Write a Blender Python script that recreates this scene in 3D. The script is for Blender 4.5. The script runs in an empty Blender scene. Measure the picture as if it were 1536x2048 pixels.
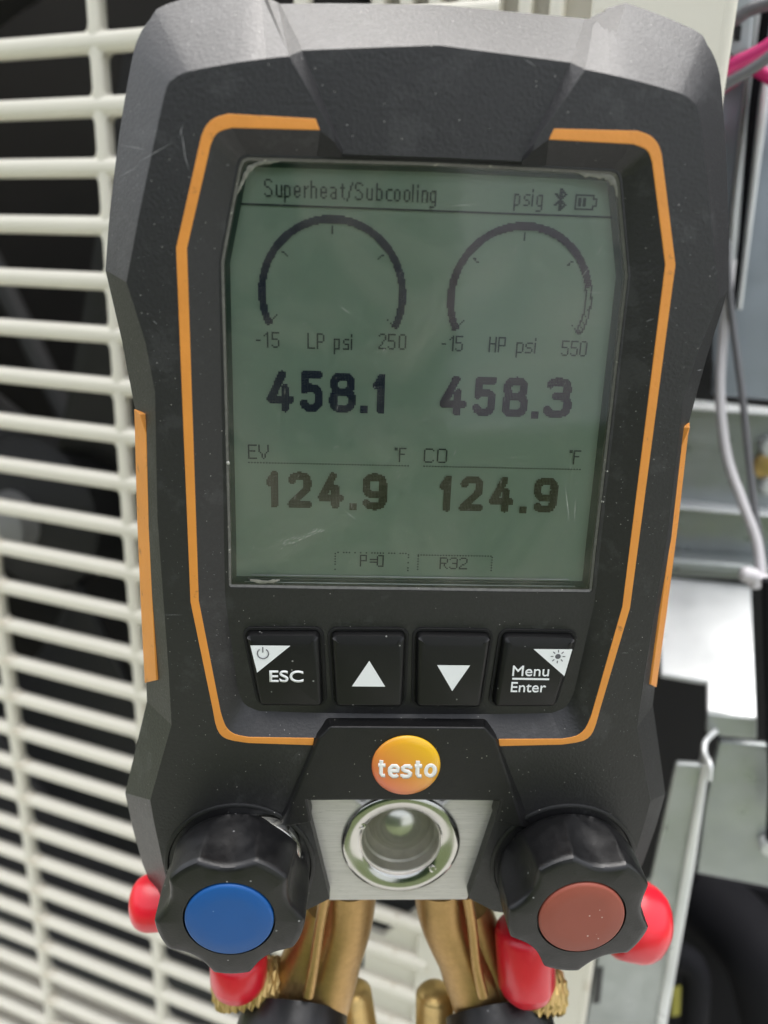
import bpy, bmesh, math, random
from mathutils import Vector, Matrix, Euler, noise
import numpy as np
random.seed(7)
S = bpy.context.scene
COL = S.collection
MM = 0.001
R = math.radians

# ------------------------------------------------------------------ frames of reference
FPX = 1450.0                                   # focal length in pixels of the 1536 x 2048 picture
CX, CY = 768.0, 1024.0
# rows: camera space (x right, y down, z forward); columns: world X, down, world Y (into the unit)
G = np.array([[0.94119213, -0.04157077, 0.33530471],
              [0.13739595, 0.95373303, -0.26742413],
              [-0.30867415, 0.29776699, 0.90335767]])
# gauge: columns = right, down, into the gauge
M = np.array([[0.99891947, -0.03062504, -0.03495721],
              [0.01861275, 0.9528434, -0.30289111],
              [0.0425848, 0.30191318, 0.95238383]])
W = np.array([G[:, 0], G[:, 2], -G[:, 1]])     # camera space -> world
CAM = np.array([0.0, 0.0, 1.05])
DD = 130.0                                     # mm, depth of the gauge's origin
P0 = np.array([(812 - CX) / FPX, (1100 - CY) / FPX, 1.0]) * DD + M[:, 0] * (0.01339 * DD)

def dev(px, py, z=0.0):
    """pixel -> gauge coordinates (mm: x right, y up) on the gauge's own plane at height z"""
    d = np.array([(px - CX) / FPX, (py - CY) / FPX, 1.0])
    N = M[:, 2]
    Ph = P0 - N * z
    t = (N @ Ph) / (N @ d)
    r = M.T @ (d * t - P0)
    return Vector((r[0], -r[1], z))

def unit(px, py, yoff):
    """pixel -> world point on the plane of the unit's front shifted yoff metres into the unit"""
    d = W @ np.array([(px - CX) / FPX, (py - CY) / FPX, 1.0])
    t = (GY + yoff - CAM[1]) / d[1]
    return Vector((CAM + d * t).tolist())

DG = 0.230
GY = (W @ (np.array([(100 - CX) / FPX, (99 - CY) / FPX, 1.0]) * DG))[1]

# ------------------------------------------------------------------ camera
cd = bpy.data.cameras.new("camera")
cam = bpy.data.objects.new("camera", cd)
COL.objects.link(cam)
rot = Matrix([[W[i][0], -W[i][1], -W[i][2]] for i in range(3)])
u_, s_, v_ = np.linalg.svd(np.array(rot))
rot = Matrix((u_ @ v_).tolist())
cam.matrix_world = Matrix.Translation(Vector(CAM.tolist())) @ rot.to_4x4()
cd.sensor_fit = 'HORIZONTAL'
cd.sensor_width = 36.0
cd.lens = FPX / 1536 * 36.0
cd.clip_start = 0.01
cd.clip_end = 500
cd.dof.use_dof = True
cd.dof.focus_distance = 0.136
cd.dof.aperture_fstop = 14.5
S.camera = cam
S.render.resolution_x, S.render.resolution_y = 768, 1024

# ------------------------------------------------------------------ sky, sun, exposure
wd = bpy.data.worlds.new("World")
S.world = wd
wd.use_nodes = True
nt = wd.node_tree
nt.nodes.clear()
sky = nt.nodes.new('ShaderNodeTexSky')
sky.sky_type = 'NISHITA'
sky.sun_disc = False
sky.sun_elevation = R(76)
sky.sun_rotation = R(-6)
sky.dust_density = 6.0
sky.air_density = 1.0
hs = nt.nodes.new('ShaderNodeHueSaturation')
hs.inputs['Saturation'].default_value = 0.28
bg = nt.nodes.new('ShaderNodeBackground')
bg.inputs['Strength'].default_value = 0.15
wo = nt.nodes.new('ShaderNodeOutputWorld')
nt.links.new(sky.outputs[0], hs.inputs['Color'])
nt.links.new(hs.outputs[0], bg.inputs['Color'])
nt.links.new(bg.outputs[0], wo.inputs['Surface'])
ld = bpy.data.lights.new("sun", 'SUN')
ld.energy = 1.0
ld.angle = R(75)
ld.color = (1.0, 0.97, 0.92)
sun = bpy.data.objects.new("sun", ld)
COL.objects.link(sun)
el, az = R(76), R(-6)                        # azimuth clockwise from +Y seen from above
sd = Vector((math.sin(az) * math.cos(el), math.cos(az) * math.cos(el), math.sin(el)))
sun.rotation_euler = sd.to_track_quat('Z', 'Y').to_euler()
S.view_settings.view_transform = 'Standard'
S.view_settings.look = 'None'
S.view_settings.gamma = 1.0
S.view_settings.use_curve_mapping = False
S.view_settings.exposure = 1.55

# ------------------------------------------------------------------ materials
def lin(r, g, b):
    f = lambda c: (c / 255 / 12.92) if c / 255 <= 0.04045 else ((c / 255 + 0.055) / 1.055) ** 2.4
    return (f(r), f(g), f(b), 1.0)

def mat(name, col, rough=0.5, metal=0.0, spec=0.5, bump=0.0, bscale=2.0, var=0.0, vscale=0.2, coat=0.0,
        rvar=0.0, dust=0.0, dscale=0.9, aniso=None, dustcol=(0.45, 0.44, 0.42, 1), sheen=0.0, wear=None):
    """procedural material; scales are per millimetre of the object's own space"""
    m = bpy.data.materials.new(name)
    m.use_nodes = True
    t = m.node_tree
    N_, L_ = t.nodes, t.links
    b = N_['Principled BSDF']
    b.inputs['Roughness'].default_value = rough
    b.inputs['Metallic'].default_value = metal
    b.inputs['Specular IOR Level'].default_value = spec
    b.inputs['Coat Weight'].default_value = coat
    b.inputs['Coat Roughness'].default_value = 0.15
    tc = N_.new('ShaderNodeTexCoord')
    mp = N_.new('ShaderNodeMapping')
    mp.inputs['Scale'].default_value = (1000, 1000, 1000) if aniso is None else tuple(1000 * a for a in aniso)
    L_.new(tc.outputs['Object'], mp.inputs['Vector'])
    vec = mp.outputs[0]
    n1 = N_.new('ShaderNodeTexNoise'); n1.inputs['Scale'].default_value = vscale; n1.inputs['Detail'].default_value = 6
    L_.new(vec, n1.inputs['Vector'])
    mx = N_.new('ShaderNodeMix'); mx.data_type = 'RGBA'
    lo = tuple(max(0, c * (1 - var)) for c in col[:3]) + (1,)
    hi = tuple(min(1, c * (1 + var)) for c in col[:3]) + (1,)
    mx.inputs['A'].default_value = lo; mx.inputs['B'].default_value = hi
    L_.new(n1.outputs['Fac'], mx.inputs['Factor'])
    cur = mx.outputs['Result']
    if wear:                                   # (colour, scale, threshold) irregular scuffs with their own shape
        wn = N_.new('ShaderNodeTexNoise'); wn.inputs['Scale'].default_value = wear[1]; wn.inputs['Detail'].default_value = 8
        wn.inputs['Roughness'].default_value = 0.7
        L_.new(vec, wn.inputs['Vector'])
        wr = N_.new('ShaderNodeMapRange'); wr.inputs['From Min'].default_value = wear[2]; wr.inputs['From Max'].default_value = wear[2] + 0.06
        L_.new(wn.outputs['Fac'], wr.inputs['Value'])
        wm = N_.new('ShaderNodeMix'); wm.data_type = 'RGBA'; wm.inputs['B'].default_value = wear[0]
        L_.new(wr.outputs['Result'], wm.inputs['Factor']); L_.new(cur, wm.inputs['A'])
        cur = wm.outputs['Result']
    if dust > 0:
        vo = N_.new('ShaderNodeTexVoronoi'); vo.inputs['Scale'].default_value = dscale
        L_.new(vec, vo.inputs['Vector'])
        lt = N_.new('ShaderNodeMath'); lt.operation = 'LESS_THAN'; lt.inputs[1].default_value = 0.09 * 1.0
        L_.new(vo.outputs['Distance'], lt.inputs[0])
        sp = N_.new('ShaderNodeSeparateColor'); L_.new(vo.outputs['Color'], sp.inputs[0])
        g2 = N_.new('ShaderNodeMath'); g2.operation = 'GREATER_THAN'; g2.inputs[1].default_value = 1 - dust
        L_.new(sp.outputs[0], g2.inputs[0])
        mu = N_.new('ShaderNodeMath'); mu.operation = 'MULTIPLY'
        L_.new(lt.outputs[0], mu.inputs[0]); L_.new(g2.outputs[0], mu.inputs[1])
        dm = N_.new('ShaderNodeMix'); dm.data_type = 'RGBA'; dm.inputs['B'].default_value = dustcol
        L_.new(mu.outputs[0], dm.inputs['Factor']); L_.new(cur, dm.inputs['A'])
        cur = dm.outputs['Result']
    L_.new(cur, b.inputs['Base Color'])
    if rvar > 0:
        n3 = N_.new('ShaderNodeTexNoise'); n3.inputs['Scale'].default_value = vscale * 2.3; n3.inputs['Detail'].default_value = 5
        L_.new(vec, n3.inputs['Vector'])
        r3 = N_.new('ShaderNodeMapRange'); r3.inputs['To Min'].default_value = max(0.02, rough - rvar); r3.inputs['To Max'].default_value = min(1, rough + rvar)
        r3.inputs['From Min'].default_value = 0.3; r3.inputs['From Max'].default_value = 0.7
        L_.new(n3.outputs['Fac'], r3.inputs['Value']); L_.new(r3.outputs['Result'], b.inputs['Roughness'])
    if bump > 0:
        n2 = N_.new('ShaderNodeTexNoise'); n2.inputs['Scale'].default_value = bscale; n2.inputs['Detail'].default_value = 3
        L_.new(vec, n2.inputs['Vector'])
        bp = N_.new('ShaderNodeBump'); bp.inputs['Strength'].default_value = 1.0; bp.inputs['Distance'].default_value = bump * MM
        L_.new(n2.outputs['Fac'], bp.inputs['Height']); L_.new(bp.outputs[0], b.inputs['Normal'])
    return m

RUBBER = mat('black_rubber', (0.0098, 0.0096, 0.0104, 1), 0.47, spec=0.62, bump=0.075, bscale=1.7, var=0.45, vscale=1.3, rvar=0.06, dust=0.16, dscale=1.05, dustcol=(0.34, 0.33, 0.31, 1), wear=((0.021, 0.021, 0.022, 1), 0.10, 0.55))
BEZEL = mat('black_plastic', (0.005, 0.005, 0.0053, 1), 0.45, spec=0.45, bump=0.05, bscale=2.6, var=0.2, rvar=0.05, dust=0.3, dscale=1.0, dustcol=(0.4, 0.38, 0.34, 1))
BUTTON = mat('button_rubber', (0.004, 0.004, 0.0042, 1), 0.42, spec=0.4, bump=0.02, bscale=3, dust=0.35, dscale=0.5, dustcol=(0.2, 0.2, 0.19, 1))
KNOBM = mat('knob_plastic', (0.0045, 0.0045, 0.005, 1), 0.38, spec=0.55, bump=0.03, bscale=2.4, var=0.3, rvar=0.08, dust=0.25, dscale=0.45, dustcol=(0.2, 0.2, 0.2, 1))
ORANGE = mat('orange_trim', (0.70, 0.275, 0.045, 1), 0.45, bump=0.06, bscale=1.2, var=0.16, vscale=0.10, wear=((0.40, 0.16, 0.04, 1), 0.25, 0.61))
WHITE = mat('white_print', (0.80, 0.82, 0.82, 1), 0.5, var=0.04, wear=((0.5, 0.5, 0.5, 1), 0.8, 0.66))
PRINTDARK = mat('grey_print', (0.10, 0.10, 0.11, 1), 0.6)
BLUE = mat('blue_cap', (0.010, 0.085, 0.29, 1), 0.42, spec=0.3, bump=0.012, bscale=3, var=0.06, dust=0.1, dscale=0.5, dustcol=(0.1, 0.2, 0.4, 1))
BRICK = mat('brick_red_cap', (0.28, 0.075, 0.050, 1), 0.45, spec=0.3, bump=0.012, bscale=3, var=0.08, dust=0.4, dscale=0.5, dustcol=(0.55, 0.4, 0.35, 1))
LOGO = mat('orange_badge', (0.86, 0.34, 0.07, 1), 0.3, coat=0.4, var=0.03)
STEEL = mat('brushed_steel', (0.56, 0.545, 0.52, 1), 0.36, metal=0.5, aniso=(0.06, 2.2, 2.2), bump=0.05, bscale=3, var=0.28, vscale=2.0, rvar=0.1)
CHROME = mat('nickel_ring', (0.50, 0.50, 0.465, 1), 0.16, metal=1.0, var=0.08, vscale=0.5, wear=((0.25, 0.24, 0.22, 1), 0.35, 0.66))
WELL = mat('nickel_well', (0.72, 0.67, 0.60, 1), 0.3, metal=0.25, var=0.3, vscale=0.4)
BRASS = mat('cast_brass', (0.45, 0.29, 0.12, 1), 0.40, metal=0.9, bump=0.045, bscale=2.6, var=0.16, vscale=0.6, rvar=0.1)
BRASSK = mat('knurled_brass', (0.60, 0.42, 0.16, 1), 0.34, metal=0.7, var=0.3, vscale=0.3)
REDCAP = mat('red_vinyl', (0.68, 0.012, 0.028, 1), 0.28, spec=0.6, var=0.06)
DARKGAP = mat('dark_recess', (0.006, 0.006, 0.006, 1), 0.7)
CREAM = mat('cream_plastic', (0.76, 0.725, 0.625, 1), 0.42, var=0.05, vscale=0.02, bump=0.02, bscale=0.8, wear=((0.60, 0.54, 0.43, 1), 0.04, 0.60))
GALV = mat('galvanized_sheet', (0.42, 0.45, 0.45, 1), 0.38, metal=0.6, var=0.25, vscale=0.05, bump=0.04, bscale=0.12, rvar=0.12)
GALVB = mat('blue_grey_sheet', (0.38, 0.42, 0.48, 1), 0.4, metal=0.5, var=0.2, vscale=0.03, bump=0.04, bscale=0.08, rvar=0.1)
ZINC = mat('bright_zinc', (0.74, 0.76, 0.76, 1), 0.40, metal=0.35, var=0.2, vscale=0.04, bump=0.25, bscale=0.05, rvar=0.15)
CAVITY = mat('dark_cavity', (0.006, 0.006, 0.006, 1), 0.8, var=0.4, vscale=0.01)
FANM = mat('fan_plastic', (0.025, 0.025, 0.026, 1), 0.6, var=0.2, vscale=0.02)
SHROUD = mat('grey_shroud', (0.06, 0.06, 0.062, 1), 0.6, var=0.2, vscale=0.02)
PINK = mat('pink_wire', (0.70, 0.03, 0.20, 1), 0.4)
GREYW = mat('grey_cable', (0.14, 0.14, 0.15, 1), 0.45)
WHITEW = mat('white_wire', (0.62, 0.60, 0.62, 1), 0.4)
BLACKW = mat('black_hose', (0.007, 0.007, 0.009, 1), 0.8, spec=0.2, var=0.3, vscale=0.05)
YELLOW = mat('yellow_mark', (0.35, 0.32, 0.04, 1), 0.5)
GRASS = mat('lawn', (0.080, 0.098, 0.050, 1), 0.9, spec=0.1, var=0.6, vscale=0.01)
LCDM = mat('lcd_background', (0.335, 0.435, 0.355, 1), 0.6, spec=0.2, var=0.07, vscale=0.035)
LCDEDGE = mat('lcd_edge', (0.05, 0.085, 0.075, 1), 0.4)
GLUE = mat('adhesive_edge', (0.42, 0.42, 0.38, 1), 0.35, var=0.4, vscale=1.2)
SCRATCH = mat('scratch_marks', (0.42, 0.44, 0.40, 1), 0.5)
SCUFF = mat('scuff_marks', (0.26, 0.26, 0.265, 1), 0.6)

SEALM = mat('dark_seal', (0.10, 0.10, 0.09, 1), 0.35, var=0.5, vscale=1.0, wear=((0.5, 0.48, 0.42, 1), 0.9, 0.62))
SMEAR = mat('lifted_glue', (0.20, 0.20, 0.17, 1), 0.3, var=0.6, vscale=1.2)
def ink(name, col):
    return mat(name, col, 0.5, spec=0.2)
INK_D = ink('lcd_ink_dark', (0.016, 0.020, 0.062, 1))
INK_P = ink('lcd_ink_purple', (0.050, 0.028, 0.065, 1))
INK_B = ink('lcd_ink_brown', (0.055, 0.050, 0.030, 1))
INK_T = ink('lcd_ink_thin', (0.030, 0.042, 0.050, 1))

def glass_mat(film):
    m = bpy.data.materials.new('cover_glass'); m.use_nodes = True
    t = m.node_tree; t.nodes.clear()
    o = t.nodes.new('ShaderNodeOutputMaterial')
    a = t.nodes.new('ShaderNodeBsdfTransparent'); a.inputs[0].default_value = (0.97, 0.985, 0.97, 1)
    g = t.nodes.new('ShaderNodeBsdfGlossy'); g.inputs['Roughness'].default_value = 0.06
    f = t.nodes.new('ShaderNodeFresnel'); f.inputs[0].default_value = 1.55
    x = t.nodes.new('ShaderNodeMixShader')
    tc = t.nodes.new('ShaderNodeTexCoord')
    n = t.nodes.new('ShaderNodeTexNoise'); n.inputs['Scale'].default_value = 60; n.inputs['Detail'].default_value = 2
    b = t.nodes.new('ShaderNodeBump'); b.inputs['Distance'].default_value = 0.00012; b.inputs['Strength'].default_value = 0.5
    t.links.new(tc.outputs['Object'], n.inputs['Vector']); t.links.new(n.outputs['Fac'], b.inputs['Height'])
    t.links.new(b.outputs[0], g.inputs['Normal'])
    t.links.new(f.outputs[0], x.inputs[0]); t.links.new(a.outputs[0], x.inputs[1]); t.links.new(g.outputs[0], x.inputs[2])
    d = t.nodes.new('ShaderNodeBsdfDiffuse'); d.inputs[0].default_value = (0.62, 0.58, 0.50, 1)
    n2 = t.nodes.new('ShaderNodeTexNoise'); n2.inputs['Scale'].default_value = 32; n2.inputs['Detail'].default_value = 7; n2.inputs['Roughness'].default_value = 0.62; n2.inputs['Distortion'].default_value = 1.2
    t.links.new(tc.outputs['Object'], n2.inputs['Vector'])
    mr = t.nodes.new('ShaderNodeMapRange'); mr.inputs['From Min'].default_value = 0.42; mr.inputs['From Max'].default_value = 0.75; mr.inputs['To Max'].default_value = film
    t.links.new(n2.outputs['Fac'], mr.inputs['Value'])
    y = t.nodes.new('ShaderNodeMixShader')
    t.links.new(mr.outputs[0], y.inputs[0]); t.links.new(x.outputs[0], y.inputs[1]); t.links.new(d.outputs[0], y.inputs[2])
    t.links.new(y.outputs[0], o.inputs['Surface'])
    return m
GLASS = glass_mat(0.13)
PORTGLASS = glass_mat(0.05)

# ------------------------------------------------------------------ object helpers
def link(name, me, m, parent=None, smooth=None):
    o = bpy.data.objects.new(name, me)
    COL.objects.link(o)
    if m: me.materials.append(m)
    if parent: o.parent = parent
    if smooth is not None:
        for p in me.polygons: p.use_smooth = True
        try: me.set_sharp_from_angle(angle=R(smooth))
        except Exception: pass
    return o

def build(name, verts, faces, m, parent=None, smooth=None, bev=0.0, seg=3, k=MM, ang=25, merge=False, recalc=True):
    me = bpy.data.meshes.new(name)
    me.from_pydata([tuple(Vector(v) * k) for v in verts], [], faces)
    if recalc or merge:
        bm = bmesh.new(); bm.from_mesh(me)
        if merge: bmesh.ops.remove_doubles(bm, verts=bm.verts, dist=1e-6)
        bmesh.ops.recalc_face_normals(bm, faces=bm.faces)
        bm.to_mesh(me); bm.free()
    me.update()
    o = link(name, me, m, parent, smooth)
    if bev > 0:
        md = o.modifiers.new('bevel', 'BEVEL'); md.width = bev * k; md.segments = seg
        md.limit_method = 'ANGLE'; md.angle_limit = R(ang); md.use_clamp_overlap = True
        md.harden_normals = False
        for p in me.polygons: p.use_smooth = True
        wn = o.modifiers.new('wn', 'WEIGHTED_NORMAL'); wn.keep_sharp = True
    return o

def join(*parts):
    V, F = [], []
    for v, f in parts:
        n = len(V); V += list(v); F += [tuple(i + n for i in q) for q in f]
    return V, F

def loft(rings, closed=True, cap0=False, cap1=False):
    n = len(rings[0]); V = [p for r in rings for p in r]; F = []
    for a in range(len(rings) - 1):
        for i in range(n if closed else n - 1):
            j = (i + 1) % n
            F.append((a * n + i, a * n + j, (a + 1) * n + j, (a + 1) * n + i))
    if cap0: F.append(tuple(range(n))[::-1])
    if cap1: F.append(tuple((len(rings) - 1) * n + i for i in range(n)))
    return V, F

def prism(poly, z0, z1, top=None):
    top = top or poly
    return loft([[Vector((p[0], p[1], z0)) for p in poly], [Vector((p[0], p[1], z1)) for p in top]], True, True, True)

def frame_for(d):
    d = Vector(d).normalized()
    a = Vector((0, 0, 1)) if abs(d.z) < 0.9 else Vector((1, 0, 0))
    x = a.cross(d).normalized(); return x, d.cross(x).normalized(), d

def lathe(base, axis, prof, n=48, rfun=None):
    """prof: (distance along the axis, radius)"""
    base = Vector(base); x, y, d = frame_for(axis); rings = []
    for s, r in prof:
        rings.append([base + d * s + (x * math.cos(2 * math.pi * i / n) + y * math.sin(2 * math.pi * i / n)) * (r if rfun is None else rfun(s, r, i)) for i in range(n)])
    return loft(rings, True, prof[0][1] > 1e-6, prof[-1][1] > 1e-6)

def tube(pts, r, n=12, caps=True, rs=None):
    pts = [Vector(p) for p in pts]; rings = []
    up = None
    for i, p in enumerate(pts):
        t = (pts[min(i + 1, len(pts) - 1)] - pts[max(i - 1, 0)]).normalized()
        if up is None: x, y, _ = frame_for(t)
        else:
            x = (up - t * up.dot(t)).normalized(); y = t.cross(x)
        up = x
        rr = rs[i] if rs else r
        rings.append([p + (x * math.cos(2 * math.pi * j / n) + y * math.sin(2 * math.pi * j / n)) * rr for j in range(n)])
    return loft(rings, True, caps, caps)

def spline(pts, k=8):
    pts = [Vector(p) for p in pts]; out = []
    for i in range(len(pts) - 1):
        a, b, c, d = pts[max(i - 1, 0)], pts[i], pts[i + 1], pts[min(i + 2, len(pts) - 1)]
        for j in range(k):
            t = j / k
            out.append(0.5 * ((2 * b) + (c - a) * t + (2 * a - 5 * b + 4 * c - d) * t * t + (3 * b - a - 3 * c + d) * t ** 3))
    return out + [pts[-1]]

def empty(name, label, cat, loc=(0, 0, 0), group=None, mw=None):
    o = bpy.data.objects.new(name, None); COL.objects.link(o)
    if mw is not None: o.matrix_world = mw
    else: o.location = loc
    o.empty_display_size = 0.01
    o['label'] = label; o['category'] = cat
    if group: o['group'] = group
    return o

def tag(o, label, cat, group=None):
    o['label'] = label; o['category'] = cat
    if group: o['group'] = group
    return o

# ------------------------------------------------------------------ the ground
gm = build('lawn_ground', [(-150, -150, 0), (150, -150, 0), (150, 150, 0), (-150, 150, 0)], [(0, 1, 2, 3)], GRASS, k=1.0)
gm['kind'] = 'structure'
cp_ = build('added_pavement', [(-1.6, -0.75, 0.004), (3.0, -0.75, 0.004), (3.0, 2.0, 0.004), (-1.4, 2.0, 0.004)], [(0, 1, 2, 3)], mat('concrete', (0.31, 0.305, 0.29, 1), 0.85, var=0.15, vscale=0.01), k=1.0)  # unseen pale slab, added to bounce neutral light onto the fronts
cp_['kind'] = 'structure'
# unseen garden backdrop, added so the display and nickel ring have something to mirror
hr = random.Random(3)
V, F = [], []
for i in range(16000):
    f = hr.random()
    if f < 0.72: p = Vector((hr.uniform(-4.5, 2.2), -4.2 + hr.gauss(0, 0.05), hr.uniform(0.02, 2.3)))
    else: p = Vector((hr.uniform(-4.5, 2.2), hr.uniform(-4.9, -4.15), 2.3 + hr.gauss(0, 0.05)))
    p += Vector((0, 0.10 * math.sin(p.x * 3.1 + p.z * 2.0), 0.06 * math.sin(p.x * 4.3)))
    a = Vector((hr.gauss(0, 1), hr.gauss(0, 1), hr.gauss(0, 1))).normalized(); b = a.cross(Vector((hr.gauss(0, 1), hr.gauss(0, 1), 1))).normalized()
    w, l = hr.uniform(0.02, 0.035), hr.uniform(0.04, 0.07); k = len(V)
    V += [p - a * l, p + b * w, p + a * l, p - b * w]; F.append((k, k + 1, k + 2, k + 3))
V2, F2 = [(x, y, z) for x in (-4.5, 2.2) for y in (-4.85, -4.3) for z in (0.0, 2.2)], [(0, 1, 3, 2), (4, 6, 7, 5), (0, 4, 5, 1), (2, 3, 7, 6), (0, 2, 6, 4), (1, 5, 7, 3)]
k = len(V); V += [Vector(v) for v in V2]; F += [tuple(i + k for i in q) for q in F2]
added_hedge = build('added_hedge', V, F, mat('hedge_leaf', (0.045, 0.085, 0.03, 1), 0.6, var=0.7, vscale=0.004), k=1.0, recalc=False)
added_hedge['label'] = 'unseen clipped leafy greenery, added opposite the unit to be mirrored in the display'; added_hedge['category'] = 'added_hedge'
wl = build('added_wall', [(x, y, z) for x in (2.5, 9.0) for y in (-5.0, -4.4) for z in (0.0, 2.9)], F2, mat('white_render', (0.62, 0.64, 0.68, 1), 0.8, var=0.08, vscale=0.002, bump=2, bscale=0.1), k=1.0)  # unseen, added to give the display a pale reflection
wl['kind'] = 'structure'

# ==================================================================
#  THE OUTDOOR UNIT BEHIND
# ==================================================================
unit_root = empty('air_conditioner', 'cream outdoor air conditioner unit with slatted fan grille, standing behind the gauge', 'air conditioner', (0, GY, 0))
MWi = Matrix.Translation(Vector((0, -GY, 0)))
def ub(name, vf, m, parent=None, smooth=None, bev=0.0, seg=2, ang=25, recalc=True):
    """world-space geometry (metres) as a part of the unit"""
    p = parent or unit_root
    V, F = vf
    off = Vector((0, GY, 0))
    o = build(name, [Vector(v) - off for v in V], F, m, p, smooth, bev, seg, k=1.0, ang=ang, recalc=recalc)
    return o

def wbox(x0, x1, y0, y1, z0, z1):
    V = [(x, y, z) for x in (x0, x1) for y in (y0, y1) for z in (z0, z1)]
    F = [(0, 1, 3, 2), (4, 6, 7, 5), (0, 4, 5, 1), (2, 3, 7, 6), (0, 2, 6, 4), (1, 5, 7, 3)]
    return V, F

def rr_profile(h, d, r, n=4):
    """rounded rectangle (height z, depth y) profile centred on 0"""
    out = []
    for cy, cz, a0 in ((d / 2 - r, h / 2 - r, 0), (-d / 2 + r, h / 2 - r, 90), (-d / 2 + r, -h / 2 + r, 180), (d / 2 - r, -h / 2 + r, 270)):
        for i in range(n + 1):
            a = R(a0 + 90 * i / n); out.append((cy + r * math.cos(a), cz + r * math.sin(a)))
    return out

row0 = unit(100, 99, 0)
SP = 0.07653601 * DG                           # slat pitch
Z0 = row0.z + 0.00336306 * DG
ribx = [row0.x + (0.08136507 + k * 0.30337) * DG for k in range(-3, 5)]

EDGE = 0.0108                                  # the panel's free edge
XS = unit(834, 1935, 0).x                      # where the slats end
XL = -0.52
HUB = (-0.2347, 0.9514)
hb = unit(3, 1050, 0.05)
FC = (hb.x, hb.z)

# front panel: solid sheet to the side of the slats, with a small flange turned back at its edge
def plate_xz(poly, y0, y1):
    n = len(poly)
    V = [Vector((p[0], GY + y0, p[1])) for p in poly] + [Vector((p[0], GY + y1, p[1])) for p in poly]
    F = [tuple(range(n))[::-1], tuple(range(n, 2 * n))] + [(i, (i + 1) % n, n + (i + 1) % n, n + i) for i in range(n)]
    return V, F
VZ = 1.1128                                    # lower end of the upright vent slots
ub('front_panel', plate_xz([(XS, 0.45), (EDGE + 0.0058, 0.45), (EDGE - 0.0056, 1.40), (-0.024, 1.40), (-0.024, VZ), (XS - 0.0005, VZ)], -0.0015, 0.003), CREAM, bev=0.0008)
ub('panel_flange', plate_xz([(EDGE + 0.003, 0.45), (EDGE + 0.0063, 0.45), (EDGE - 0.0051, 1.40), (EDGE - 0.0084, 1.40)], -0.0018, 0.014), CREAM, bev=0.0014, seg=3)
ub('vent_recess', plate_xz([(-0.085, VZ + 0.001), (-0.023, VZ + 0.001), (-0.023, 1.40), (-0.085, 1.40)], 0.007, 0.009), CREAM)
x = -0.080
while x < -0.026:
    prof = rr_profile(0.0036, 0.008, 0.0016)
    rings = [[Vector((x + pz, GY + 0.0025 + py, z)) for py, pz in prof] for z in (VZ - 0.002, 1.40)]
    ub('vent_rib', loft(rings, True, True, True), CREAM, smooth=40)
    x += 0.0079

# slats: every one a rounded bar running behind the gauge
prof = rr_profile(0.0060, 0.0054, 0.0024, 5)
slat_me = None
for i in range(-3, 38):
    z = Z0 - SP * i
    if slat_me is None:
        rings = [[Vector((x, py, pz)) for py, pz in prof] for x in (XL, XS + 0.004)]
        V, F = loft(rings, True, True, True)
        o = build('slat', V, F, CREAM, unit_root, smooth=40, k=1.0)
        slat_me = o.data
    else:
        o = bpy.data.objects.new('slat', slat_me); COL.objects.link(o); o.parent = unit_root
    o.location = (0, 0, z)
ribp = rr_profile(0.0047, 0.0058, 0.0019, 4)
for x in ribx:
    if x > XS: continue
    rings = [[Vector((x + pz, GY + 0.0004 + py, z)) for py, pz in ribp] for z in (0.452, 1.175)]
    ub('rib', loft(rings, True, True, True), CREAM, smooth=40)
    # fillets moulded where rib and slats cross, one joined mesh per rib
    V, F = [], []
    r = 0.0022
    for i in range(-3, 38):
        z = Z0 - SP * i
        for sx in (-1, 1):
            for sz in (-1, 1):
                cx_, cz_ = x + sx * 0.0022, z + sz * 0.0026
                pts = [(cx_, cz_)] + [(cx_ + sx * (r - r * math.cos(R(a))), cz_ + sz * (r - r * math.sin(R(a)))) for a in (0, 22, 45, 67, 90)]
                n0 = len(V)
                for yy in (-0.0016, 0.0022):
                    V += [Vector((p[0], GY + yy, p[1])) for p in pts]
                n = len(pts)
                F += [tuple(n0 + k for k in range(n)), tuple(n0 + n + k for k in range(n))[::-1]]
                F += [(n0 + k, n0 + (k + 1) % n, n0 + n + (k + 1) % n, n0 + n + k) for k in range(n)]
    o = ub('fillet', (V, F), CREAM)
    o['kind'] = 'stuff'

# solid backing behind the slats outside the round fan opening
arc = [(HUB[0] + 0.297 * math.sin(R(a)), HUB[1] - 0.297 * math.cos(R(a))) for a in range(-60, 36, 4)]
ub('side_backing', plate_xz([(-0.073, 0.45), (XS + 0.002, 0.45), (XS + 0.002, VZ), (-0.0495, VZ), (-0.0495, 0.828), (-0.0655, 0.806), (-0.073, 0.806)], 0.0014, 0.0045), CREAM)

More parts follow.
